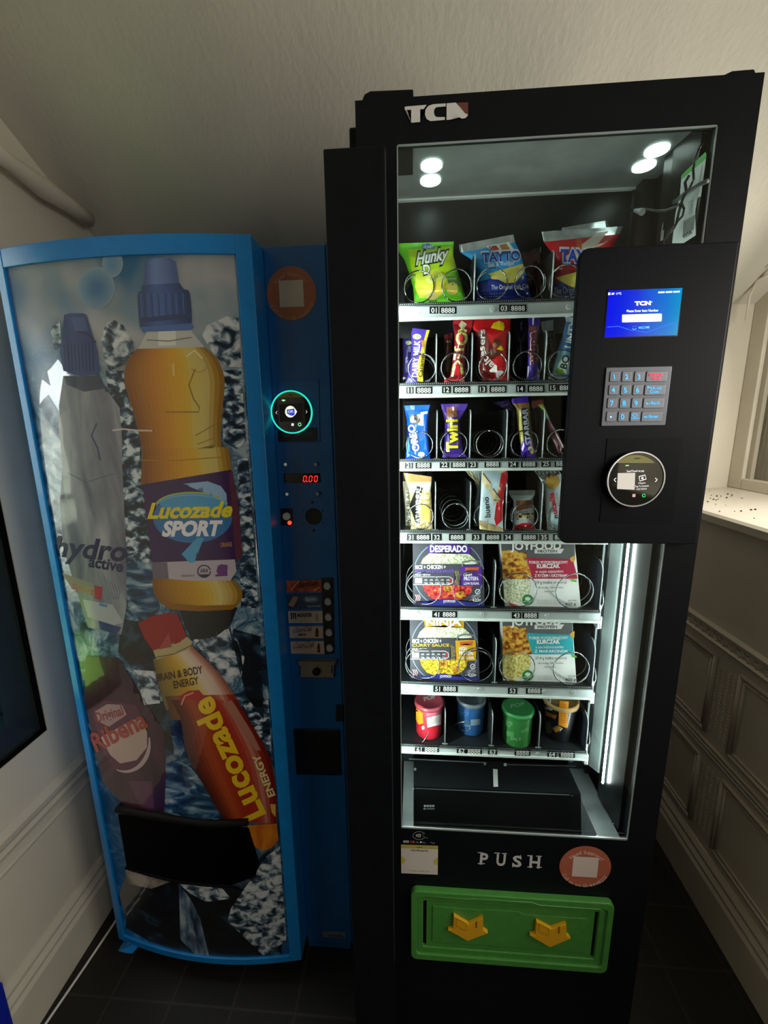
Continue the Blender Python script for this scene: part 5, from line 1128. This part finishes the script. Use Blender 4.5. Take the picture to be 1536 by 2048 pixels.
k = Pack('chocolate_bar', 'purple chocolate bar with yellow lettering, second on the third shelf', 'chocolate bar', G3, C2, [((325, 90), (500, 88)), ((332, 122), (488, 120)), ((352, 200), (445, 200)), ((352, 300), (455, 300)), ((340, 405), (470, 400)), ((335, 432), (497, 430))], 3, .136, .012, .010, '#43288c', (.12, .06), '#5a38ac', .002, 16)
D = k.D(); D.poly([(362, 110), (425, 105), (430, 170), (362, 175)], '#9c6440', 0).band([(385, 130), (415, 165)], 12, '#6a3c22', 1).build('picture', k.root)
D = k.D(.001); D.text('Twirl', (436, 400), (432, 185), 80, '#2a144c', 0, bold=.10).text('Twirl', (432, 395), (430, 188), 72, '#f4e41a', 1, bold=.04); D.build('lettering', k.root)
k = Pack('chocolate_bar', 'purple and gold chocolate bar with tall silver letters on the third shelf', 'chocolate bar', G3, CD, [((245, 175), (585, 122)), ((240, 255), (590, 235)), ((335, 370), (610, 350)), ((355, 700), (630, 640)), ((395, 1000), (670, 960)), ((420, 1150), (700, 1120)), ((430, 1340), (740, 1320)), ((430, 1405), (745, 1385))], 3, .136, .012, .010, '#a8963c', (.10, .05), '#5a2ac0', .002, 17)
D = k.D(); D.poly([(340, 300), (520, 250), (560, 360), (430, 390)], '#b07a44', 0).poly([(395, 380), (425, 400), (490, 1100), (440, 1100), (400, 800)], '#d8cc78', 1).poly([(430, 370), (560, 360), (640, 1010), (500, 1030)], '#2a2a34', 1).poly([(412, 1100), (500, 1020), (640, 1010), (560, 1150), (600, 1250), (640, 1330), (740, 1330), (742, 1385), (432, 1400)], '#5a2ac4', 1).poly([(440, 1200), (490, 1080), (500, 1160), (460, 1260)], '#f0eafc', 2).poly([(570, 1180), (640, 1130), (720, 1260), (640, 1320)], '#e6dc8a', 2).build('picture', k.root)
D = k.D(.001); D.text('STARBAR', (640, 1130), (560, 370), 125, '#15151c', 0, bold=.06).text('STARBAR', (634, 1122), (556, 376), 110, '#c4c8d4', 1, bold=.03); D.build('lettering', k.root)
k = Pack('chocolate_bar', 'purple bar with a twisted end, shade painted into its colours, behind the purple and gold one', 'chocolate bar', G3, CD, [((-120, 260), (190, 200)), ((0, 340), (210, 280)), ((190, 420), (330, 400)), ((200, 740), (350, 740)), ((200, 1340), (400, 1340))], 3, .170, .01, .008, '#2a2438', (.12, .05), '#3c2a78', .002, 18)  # rear copy dimmed through its wrapper colours in place of shade
k.D().text('BAR', (300, 720), (300, 430), 80, '#5e6268', 1).text('STAR', (30, 360), (170, 310), 46, '#d0a078', 1).build('lettering', k.root)
k = Pack('snack_bar', 'brown bar with green end slanting right beside the control panel', 'snack bar', G3, CD, [((770, 300), (880, 280)), ((850, 380), (910, 330)), ((905, 560), (1020, 590)), ((930, 640), (1070, 690)), ((1060, 1020), (1220, 930)), ((1215, 1330), (1330, 1160)), ((1260, 1350), (1340, 1290))], 3, .136, .012, .008, '#5e2a2e', (.05, .03), '#a83a3c', .0015, 19)
D = k.D(); D.poly([(780, 305), (880, 285), (925, 420), (1015, 590), (930, 600), (905, 500), (850, 370)], '#9ccf4a', 0).poly([(905, 480), (960, 470), (1010, 590), (930, 600)], '#5c9c7a', 1).poly([(1130, 900), (1160, 880), (1290, 1140), (1270, 1160)], '#b09094', 1).poly([(1020, 900), (1050, 900), (1230, 1290), (1210, 1310)], '#94686c', 1).build('picture', k.root)
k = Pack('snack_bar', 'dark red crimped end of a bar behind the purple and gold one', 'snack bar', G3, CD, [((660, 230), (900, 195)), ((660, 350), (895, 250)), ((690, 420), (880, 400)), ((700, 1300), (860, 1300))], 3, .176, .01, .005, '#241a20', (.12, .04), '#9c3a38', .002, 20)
# --- fourth shelf
k = Pack('cereal_bar', 'clear wrapped oat bar with black oval label at the left of the fourth shelf', 'cereal bar', G4, C2, [((85, 530), (265, 555)), ((98, 578), (268, 578)), ((120, 640), (262, 640)), ((130, 760), (268, 760)), ((132, 880), (272, 870)), ((128, 912), (272, 906))], 4, .136, .012, .010, '#d8cc9a', (.12, .05), '#dfa468', .002, 21)
D = k.D(); OATS = noisy('oat_print', [(.4, '#b89a54'), (.5, '#e0cc8a'), (.62, '#f4ecc8')], 160, rough=.3)
D.poly([(195, 650), (262, 640), (268, 870), (190, 880)], OATS, 0).poly([(140, 860), (270, 830), (270, 905), (132, 910)], OATS, 0).poly([(120, 600), (260, 590), (262, 640), (120, 660)], '#e4e4dc', 0).poly([(196, 700), (255, 690), (262, 840), (190, 830)], '#d8b860', 1)
D.poly(band([(182, 858), (150, 740), (192, 620)], [30, 52, 40]), '#17140f', 2); D.build('picture', k.root)
D = k.D(.001); D.text('EAT NATURAL', (196, 862), (198, 622), 34, '#f4f0e4', 1, bold=.02).text('almond', (215, 700), (250, 696), 18, '#f4f0e0', 1).text('apricot', (212, 730), (255, 726), 22, '#f4f0e0', 1); D.build('lettering', k.root)
k = Pack('cereal_bar', 'oat bar mostly hidden behind the front oat bar', 'cereal bar', G4, C2, [((82, 585), (130, 585)), ((84, 640), (135, 640)), ((96, 760), (140, 760)), ((100, 890), (140, 890))], 4, .170, .006, .005, '#a39c84', (.1, .05), None, .001, 22)
k.D().text('NATURAL', (130, 880), (130, 640), 26, '#2c2820', 1).build('lettering', k.root)
k = Pack('chocolate_bar', 'pale blue wafer bar with red corner standing taller than its shelf', 'chocolate bar', G4, CE, [((270, 105), (650, 240)), ((258, 185), (655, 300)), ((255, 330), (650, 420)), ((245, 560), (610, 560)), ((235, 760), (585, 760)), ((215, 980), (580, 980)), ((220, 1060), (585, 1150)), ((350, 1150), (590, 1185))][:7] + [((225, 1140), (590, 1180))], 4, .1185, .02, .004, '#c8dee8', (.07, .05), '#e8dca0', .0012, 23)
D = k.D(); D.poly([(560, 280), (650, 240), (655, 400), (610, 480), (580, 640), (575, 1000), (480, 1090), (450, 980), (520, 780), (480, 740), (560, 640), (540, 400), (600, 400)], '#cc2028', 0).poly([(262, 280), (300, 300), (400, 450), (390, 520), (320, 515), (262, 430)], '#ecdcb0', 1).band([(275, 280), (395, 440)], 14, '#7a4a2a', 2).poly(arc(350, 480, 44, 36), '#e0c890', 2).poly([(360, 540), (440, 520), (550, 680), (500, 720), (430, 690)], '#d8c49a', 1).band([(430, 515), (545, 670)], 16, '#70442a', 2).band([(440, 690), (530, 700)], 14, '#8a5a38', 2).poly(arc(518, 510, 24, 28), '#e4d488', 1).poly([(220, 1000), (330, 1080), (580, 1120), (588, 1175), (340, 1140), (222, 1080)], '#b8a074', 1).build('picture', k.root)
D = k.D(.0008); D.text('bueno', (385, 955), (360, 640), 84, '#2a2422', 1, bold=.02).text('kinder', (300, 720), (280, 640), 20, '#4a7ab0', 1).band(arc(325, 1020, 40, 42), 6, '#e8e4dc', 1).text('2', (310, 1044), (340, 1040), 46, '#f0ece4', 1); D.build('lettering', k.root)
k = Pack('chocolate_bar', 'pale wafer bar leaning behind the one with the red corner', 'chocolate bar', G4, CE, [((5, 245), (255, 235)), ((60, 310), (255, 290)), ((130, 380), (250, 360)), ((180, 520), (245, 520)), ((150, 740), (240, 740)), ((150, 1120), (240, 1120))], 4, .168, .012, .006, '#b4c8ce', (.05, .04), '#d4dccc', .002, 24)
D = k.D(); D.poly([(10, 250), (60, 240), (250, 370), (250, 500), (200, 500), (120, 350)], '#d8cca4', 0); [D.band([(60 + 65 * i, 275 + 40 * i), (100 + 60 * i, 345 + 40 * i)], 10, '#6a5036', 1) for i in range(3)]; D.build('picture', k.root)
k = Pack('biscuit_packet', 'small silver packet with brown window and cream lettering, fourth shelf', 'biscuits', G4, CE, [((665, 545), (1075, 540)), ((668, 600), (1080, 595)), ((740, 700), (1040, 690)), ((745, 850), (1065, 850)), ((745, 1000), (1065, 1000)), ((740, 1120), (1075, 1115)), ((690, 1185), (1125, 1180))], 4, .136, .012, .007, '#b8c4c8', (.12, .06), M_silver, .0012, 25)
D = k.D(); D.poly([(780, 700), (1030, 690), (1050, 800), (790, 865)], '#7c4a2c', 0).band([(870, 690), (870, 830)], 8, '#9c6a48', 1).poly([(790, 900), (1065, 890), (1065, 960), (800, 995)], '#4e4430', 0).poly([(760, 1090), (880, 1045), (1000, 1040), (1065, 1100), (1070, 1140), (750, 1145)], '#d8202a', 0).poly(arc(928, 1090, 14, 14), '#f4f0ee', 1).build('picture', k.root)
D = k.D(.0008); D.text('Cards', (805, 988), (1062, 968), 86, '#e8dca0', 1, bold=.03).text('kinder', (835, 888), (960, 880), 28, '#3a2c2c', 1); D.build('lettering', k.root)
k = Pack('biscuit_packet', 'pale biscuit packet with round golden biscuit and red lettering beside the control panel', 'biscuits', G4, CE, [((1070, 245), (1440, 240)), ((1130, 330), (1480, 300)), ((1215, 480), (1520, 450)), ((1220, 600), (1530, 600)), ((1235, 830), (1530, 830)), ((1260, 1080), (1540, 1060)), ((1260, 1180), (1540, 1180))], 4, .136, .012, .009, '#c4d4d8', (.03, .05), '#d8e0e2', .002, 26)
D = k.D(); D.poly([(1080, 250), (1440, 245), (1460, 290), (1340, 280), (1220, 350), (1190, 380), (1110, 320)], '#5a605e', 0); [D.band([(1130 + 60 * i, 250 + 0 * i), (1150 + 60 * i, 300 - 6 * i)], 14, '#c8cccc', 1) for i in range(5)]
D.poly([(1215, 370), (1260, 300), (1400, 270), (1450, 290), (1300, 320), (1230, 400)], '#6a4630', 1).poly(arc(1345, 405, 108, 112), '#dcae4c', 1).poly(arc(1345, 405, 80, 84), '#e8c46a', 2).poly(arc(1345, 405, 72, 76), '#d8aa48', 3).poly([(1250, 900), (1530, 900), (1530, 1060), (1270, 1080)], '#b4d0d2', 0).build('picture', k.root)
D = k.D(.001); D.text('n', (1432, 965), (1420, 915), 78, '#1c1a1c', 1, bold=.03).text('utella', (1420, 905), (1360, 570), 80, '#c81c34', 1, bold=.03).text('biscuits', (1450, 780), (1420, 580), 36, '#8a7c70', 1); D.build('lettering', k.root)

# --- boxed meals
G5 = 'boxed ready meals'
def meal(label, q, n, front, side, y0=.142, dep=.034):
    zf = floor_z(n) + .0006; P = [atY(*p, y0) for p in q]
    for i in (2, 3): P[i].z = zf
    root = empty('meal_box', ((P[2].x + P[3].x) / 2, y0 + dep / 2, zf), label, 'ready meal', G5)
    mb = MB(); B_ = [p + Vector((0, dep, 0)) for p in P]; V = P + B_
    mb.add(V, [(3, 2, 1, 0)], front); mb.add(V, [(4, 5, 6, 7), (0, 1, 5, 4), (3, 7, 6, 2), (0, 4, 7, 3), (1, 2, 6, 5)], side)
    mb.build('carton', root, bevel=.0006)
    return root, plane_px(y0)
RICE = noisy('rice_print', [(.40, '#a9b488'), (.5, '#dfe6c4'), (.6, '#f4f6e6')], 260, rough=.4)
CHIK = noisy('chicken_print', [(.38, '#7a3c14'), (.5, '#c8862c'), (.6, '#e8b850')], 130, rough=.4)
REDM = noisy('bean_stew_print', [(.36, '#7c1420'), (.48, '#cc3440'), (.58, '#e8603c'), (.66, '#f0b060')], 150, rough=.4)
CURR = noisy('curry_print', [(.36, '#8a6a10'), (.48, '#d8b424'), (.6, '#f4e058')], 150, rough=.4)
PASTA = noisy('pasta_print', [(.38, '#a8963c'), (.5, '#e0d478'), (.62, '#f4eeb0')], 170, rough=.4)
CF = lambda a, b: (810 + a / 9.035, 1080 + b / 9.035)
def bowl_meal(label, q, n, cv, title, acc, food, l2, accs, badge):
    root, sf = meal(label, [cv(*p) for p in q], n, mat('#4a4b55', .4), mat('#c9c4cc', .4))
    D = Decal(sf, cv, mk=lambda h: mat(h, .4))
    D.band(arc(790, 640, 640, 640, 190, 350, 24), 14, '#8fa8d0', 1).band(arc(790, 600, 640, 620, 20, 160, 24), 14, '#8fa8d0', 1)
    D.poly([(280, 430), (330, 330), (440, 240), (790, 190), (1150, 250), (1260, 340), (1320, 430)], RICE, 2)
    D.poly([(320, 820), (1230, 820), (1200, 940), (1090, 1040), (980, 1090), (620, 1100), (450, 1040), (360, 930)], food, 2)
    D.poly([(700, 830), (850, 830), (850, 940), (720, 930)], CHIK, 3).poly([(900, 960), (1060, 920), (1090, 1020), (960, 1060)], CHIK, 3)
    D.poly([(140, 440), (1010, 440), (1000, 820), (140, 820)], '#4a4b55', 4)
    D.poly([(410, 100), (790, 70), (1185, 105), (1170, 255), (790, 215), (425, 240)], acc, 5)
    D.poly([(890, 560), (960, 550), (1000, 650), (990, 820), (900, 820), (920, 700)], noisy('spice_print', [(.4, '#4a4b55'), (.55, '#8a7a50')], 200, rough=.4), 5)
    D.poly([(1000, 480), (1380, 470), (1390, 640), (1370, 830), (1010, 830), (1005, 640)], acc, 6).poly([(1085, 500), (1340, 490), (1320, 560), (1200, 530), (1090, 560)], '#c8603c', 7).band([(1030, 480), (1050, 400), (1200, 370), (1350, 390), (1390, 480)], 30, '#7d828a', 7).poly([(1070, 420), (1280, 405), (1270, 435), (1080, 440)], '#f0f0ec', 7)
    D.poly([(140, 1130), (480, 1130), (760, 1060), (1000, 1120), (1420, 1130), (1425, 1190), (160, 1190)], '#3c3fa4', 6)
    D.band([(150, 665), (800, 665), (860, 700), (862, 770), (800, 805), (150, 805)], 12, '#f0f0f0', 6).poly([(810, 690), (850, 710), (850, 765), (810, 785)], '#b83440', 7)
    D.build('picture', root)
    D = Decal(sf, cv, mk=lambda h: mat(h, .4), base=.0022)
    D.text(title, (450, 215), (1125, 215), 118, '#fafaf8', 1, bold=.04).text('RICE + CHICKEN +', (185, 525), (735, 520), 72, '#fafaf8', 1, bold=.03).text(l2, (180, 588), (880, 584), 50, accs, 1, bold=.02).text('GRILLED + MEXICAN', (178, 645), (455, 643), 32, '#f0f0f0', 1).text('HIGH', (1065, 655), (1210, 650), 66, '#fafaf8', 1, bold=.03).text('PROTEIN.', (1065, 730), (1335, 726), 66, '#fafaf8', 1, bold=.03).text('LOW SUGAR.', (1065, 808), (1345, 804), 44, '#fafaf8', 1, bold=.02)
    for i in range(5): D.text('ok', (345 + 100 * i, 735), (410 + 100 * i, 735), 34, '#e8e8e8', 1).text('10g', (345 + 100 * i, 790), (410 + 100 * i, 790), 30, '#e8e8e8', 1)
    D.poly([(180, 690), (310, 690), (310, 785), (180, 785)], '#d8d8d8', 0)
    D.text('JOYFOOD', (690, 1130), (910, 1126), 44, '#fafaf8', 1, bold=.03).text('420g', (1215, 1115), (1372, 1110), 62, '#f4f4f4', 1, bold=.02).band(arc(1315, 935, 42, 42), 14, '#f4f4f4', 1).text('microwave', (1215, 1010), (1362, 1006), 20, '#d8d8d8', 1).text('ready meal', (1190, 1038), (1362, 1034), 20, '#d8d8d8', 1)
    D.band([(1298, 935), (1312, 950), (1335, 918)], 12, '#f4f4f4', 1)
    for i in range(3): D.band([(185 + 32 * i, 985), (212 + 32 * i, 1040), (190 + 32 * i, 1100)], 16, '#e8b4b8', 1)
    D.build('lettering', root)
bowl_meal('dark ready meal box with purple banner and red beans on the upper meal shelf', [(140, -60), (1400, -50), (1440, 1195), (145, 1190)], 5, CF, 'DESPERADO', '#5b2fa0', REDM, 'MEXICAN STYLE SAUCE', '#8058d8', 0)
# the yellow one below: same layout mapped onto its own front
def CN(a, b):  # maps the 1440-wide layout onto the lower box
    s_ = (a - 140) / 1290; t_ = (b - 60) / 1130
    x0 = 126 + 4 * t_; x1 = 558 + 15 * t_
    return C3(x0 + (x1 - x0) * s_, 500 + 435 * b / 1190)
bowl_meal('dark ready meal box with yellow banner and yellow curry on the lower meal shelf', [(140, -60), (1430, -50), (1430, 1195), (140, 1190)], 6, CN, 'NINJA', '#d8a61c', CURR, 'CURRY SAUCE', '#e8c83a', 0)
def joy(label, q, n, dy, acc, l1, l2, l3, top, bot, num, veg):
    cv = lambda a, b: C3(a, b + dy)
    root, sf = meal(label, [C3(*p) for p in q], n, mat('#f4f6f4', .4), mat('#dfe4e4', .4))
    D = Decal(sf, cv, mk=lambda h: mat(h, .4))
    x0 = lambda t: q[0][0] + (q[3][0] - q[0][0]) * t; x1 = lambda t: q[1][0] + (q[2][0] - q[1][0]) * t
    D.poly([(q[0][0], 0), (q[1][0], 0), (q[1][0] + 4, 160), (880, 150), (x0(.2), 110)], '#5f6365', 0)
    D.poly([(x0(.2), 100), (800, 95), (860, 140), (890, 200), (910, 280), (x0(.6), 285)], top, 1).poly([(820, 115), (870, 110), (878, 155), (830, 165)], CHIK, 2)
    D.poly([(872, 143), (1170, 155), (x1(.6) - 4, 280), (915, 280), (890, 200)], acc, 2)
    D.poly([(x0(.6), 282), (890, 282), (900, 330), (880, 400), (840, 430), (x0(.95) , 440)], bot, 1).poly([(760, 430), (830, 455), (822, 475), (760, 465)], veg, 3)
    D.poly(arc(882, 415, 36, 34), '#2c8a48', 3).poly(arc(882, 408, 18, 12), '#e8f4e8', 4)
    D.poly([(925, 90), (1115, 88), (1095, 118), (925, 118)], '#f4f4f2', 2).poly([(1150, 150), (1180, 130), (1180, 175), (1160, 170)], '#e0b040', 3).poly([(1155, 275), (1195, 290), (1195, 302), (1165, 298)], '#6cc04a', 3)
    D.band([(1000, 340), (1060, 400), (1170, 470)], [4, 12, 24], '#c4cac6', 1)
    D.build('picture', root)
    D = Decal(sf, cv, mk=lambda h: mat(h, .4), base=.0018)
    D.text('JOYFOOD', (772, 94), (1096, 90), 46, '#fafafa', 1, bold=.04).text('PROTEIN', (945, 114), (1070, 112), 18, '#4a4e50', 1, bold=.02).text(l1, (890, 183), (1138, 183), 18, '#fafafa', 1, bold=.02).text('KURCZAK', (940, 212), (1088, 210), 26, '#fafafa', 1, bold=.04).text(l2, (930, 242), (1110, 240), 18, '#fafafa', 1, bold=.01).text(l3, (925, 268), (1135, 268), 18, '#fafafa', 1, bold=.02)
    D.text(num + ' g białka w porcji', (930, 312), (1130, 310), 17, '#4a5052', 1, bold=.01).text('źródło błonnika', (950, 342), (1110, 340), 11, '#6a7072', 1).text('bez cukru', (990, 365), (1060, 365), 11, '#6a7072', 1)
    for i in range(3): D.text('opis produktu do kuchenki', (942, 420 + 11 * i), (1090, 420 + 11 * i), 6, '#8a9092', 1, bold=0)
    D.text('NATURALNE', (856, 430), (908, 430), 10, '#e8f4e8', 1).text('420 g', (1122, 450), (1190, 448), 18, '#3a4042', 1).text('6,5 min', (1140, 424), (1192, 422), 10, '#5a6062', 1)
    D.build('lettering', root)
joy('white ready meal box with crimson band on the upper meal shelf', [(708, 18), (1180, 22), (1221, 475), (735, 472)], 5, 0, '#b8264a', 'POSIŁEK WYSOKOBIAŁKOWY', 'w sosie azjatyckim', 'Z RYŻEM I GRZYBAMI', CHIK, RICE, '29', '#d8303c')
joy('white ready meal box with turquoise band on the lower meal shelf', [(720, 500), (1165, 505), (1191, 968), (722, 944)], 6, 484, '#2fb0be', 'POSIŁEK WYSOKOBIAŁKOWY', 'w sosie śródziemnomorskim', 'Z MAKARONEM', CHIK, PASTA, '27,4', '#e0cf50')

# --- tubs
G7 = 'tubs on the bottom shelf'
def tub(name, label, cx, cyv, rpx, ytop_v, cols, yc, h, lidmat, taper=.94, lidlip=.0025):
    """cx: pixel centre, yc: depth of the axis, h: height, rpx: radius in pixels"""
    zf = floor_z(7) + .0006; c = atY(cx, cyv, yc); sc = FPX / (c - CAM).dot(FW); r = rpx / sc
    root = empty(name, (c.x, yc, zf), label, 'snack tub', G7)
    body = cols
    mb = MB(); mb.lathe((c.x, yc), [(.0001, zf), (r * taper * .97, zf), (r * taper, zf + .002), (r * .98, zf + h * .93), (r * .98, zf + h * .935)], body, 40); mb.build('body', root)
    mb = MB(); mb.lathe((c.x, yc), [(r * .99, zf + h * .90), (r + lidlip, zf + h * .905), (r + lidlip, zf + h), (r + lidlip - .002, zf + h + .0012), (r * .90, zf + h + .0012), (r * .87, zf + h - .0012), (.0001, zf + h - .0012)], lidmat, 40); mb.build('lid', root)
    def side(u, v, off):
        d = ray(u, v); o = CAM - Vector((c.x, yc, 0)); p = CAM
        rr_ = r
        for _ in range(4):
            R_ = rr_ + off + .0002; a = d.x ** 2 + d.y ** 2; b = 2 * (o.x * d.x + o.y * d.y); cc = o.x ** 2 + o.y ** 2 - R_ * R_
            q = max(b * b - 4 * a * cc, 0); t = (-b - math.sqrt(q)) / (2 * a); p = CAM + d * t
            rr_ = r * taper + (r * .98 - r * taper) * min(max((p.z - zf) / (h * .93), 0), 1)
        return p
    lid = lambda u, v, off: atZ(u, v, zf + h - .0012 + off)
    return root, side, lid
def lidm(h_, e): return mat(h_, .35, coat=.3)
root, sd, ld = tub('popcorn_tub', 'red popcorn tub with frosted red lid at the left of the bottom shelf', 858, 1440, 27.0, 0, mat('#d8283c', .4), .172, .083, lidm('#b85060', 0))
D = Decal(sd, CT, step=3, mk=lambda h: mat(h, .4)); D.poly([(215, 265), (332, 235), (330, 320), (222, 345)], '#e9dfe2', 1).poly([(215, 205), (335, 190), (334, 232), (214, 255)], '#e47a8c', 0).poly([(130, 190), (185, 230), (188, 310), (150, 320), (128, 280)], '#e8a42a', 1).poly([(135, 150), (190, 180), (195, 230), (150, 225)], '#e0503c', 0).poly(arc(186, 345, 12, 15), '#f4e8e8', 2); [D.text('popcorn', (225, 290 + 14 * i), (325, 266 + 14 * i), 7, '#7a6a70', 2, bold=0) for i in range(3)]; D.build('picture', root)
Decal(ld, CT, mk=lambda h: mat(h, .4)).text('POP', (195, 128), (292, 104), 34, '#e8d8d8', 1, bold=.05).build('lid_lettering', root)
root, sd, ld = tub('popcorn_tub', 'blue popcorn tub with smoky grey lid, second on the bottom shelf', 941, 1440, 27.0, 0, mat('#2f66a8', .4), .190, .083, lidm('#7d8c96', 0))
D = Decal(sd, CT, step=3, mk=lambda h: mat(h, .4)); D.poly([(570, 280), (650, 275), (650, 320), (572, 330)], '#8fa8c0', 1).poly([(470, 280), (560, 290), (560, 340), (475, 330)], '#4c7aa8', 0).text('POP', (490, 250), (560, 252), 36, '#5c90c4', 1); D.build('picture', root)
Decal(ld, CT, mk=lambda h: mat(h, .4)).text('POP', (530, 120), (630, 100), 30, '#55626c', 1, bold=.05).build('lid_lettering', root)
root, sd, ld = tub('popcorn_tub', 'green popcorn tub with green lid standing forward on the bottom shelf', 1034, 1450, 29.0, 0, mat('#3c8a44', .4), .158, .083, lidm('#3f9a58', 0))
D = Decal(sd, CT, step=3, mk=lambda h: mat(h, .4)); D.text('POP', (850, 330), (900, 345), 46, '#6cb070', 1, bold=.04).poly([(860, 370), (920, 385), (920, 430), (866, 410)], '#5aa260', 0).text('SALT', (890, 445), (980, 450), 22, '#86c088', 1).text('SWEET', (985, 390), (1045, 360), 20, '#86c088', 1); D.build('picture', root)
Decal(ld, CT, mk=lambda h: mat(h, .4)).text('POP', (895, 185), (1010, 165), 30, '#8cc49a', 1, bold=.04).build('lid_lettering', root)
root, sd, ld = tub('noodle_cup', 'black noodle cup with orange panel at the right of the bottom shelf', 1119, 1440, 32.0, 0, mat('#17171a', .35, coat=.4), .180, .094, mat('#c8a468', .4), taper=.78, lidlip=.0018)
D = Decal(sd, CT, step=3, mk=lambda h: mat(h, .4)); D.poly([(1290, 125), (1365, 135), (1350, 350), (1280, 322)], '#f09a1c', 1)
for i in range(9): D.text('noodles', (1298, 160 + 18 * i), (1348, 164 + 18 * i), 9, '#8a5410', 2, bold=0)
D.text('N', (1165, 150), (1220, 152), 48, '#e4e4e4', 2, bold=.04).text('NAKED', (1165, 195), (1235, 205), 28, '#f0f0f0', 2, bold=.03).text('TERIYAKI', (1165, 240), (1255, 275), 30, '#e8903c', 2, bold=.03).poly([(1165, 290), (1215, 300), (1230, 380), (1190, 400), (1168, 350)], '#5c6048', 1).poly([(1230, 350), (1290, 330), (1310, 360), (1260, 385)], '#c8963c', 1); D.build('picture', root)
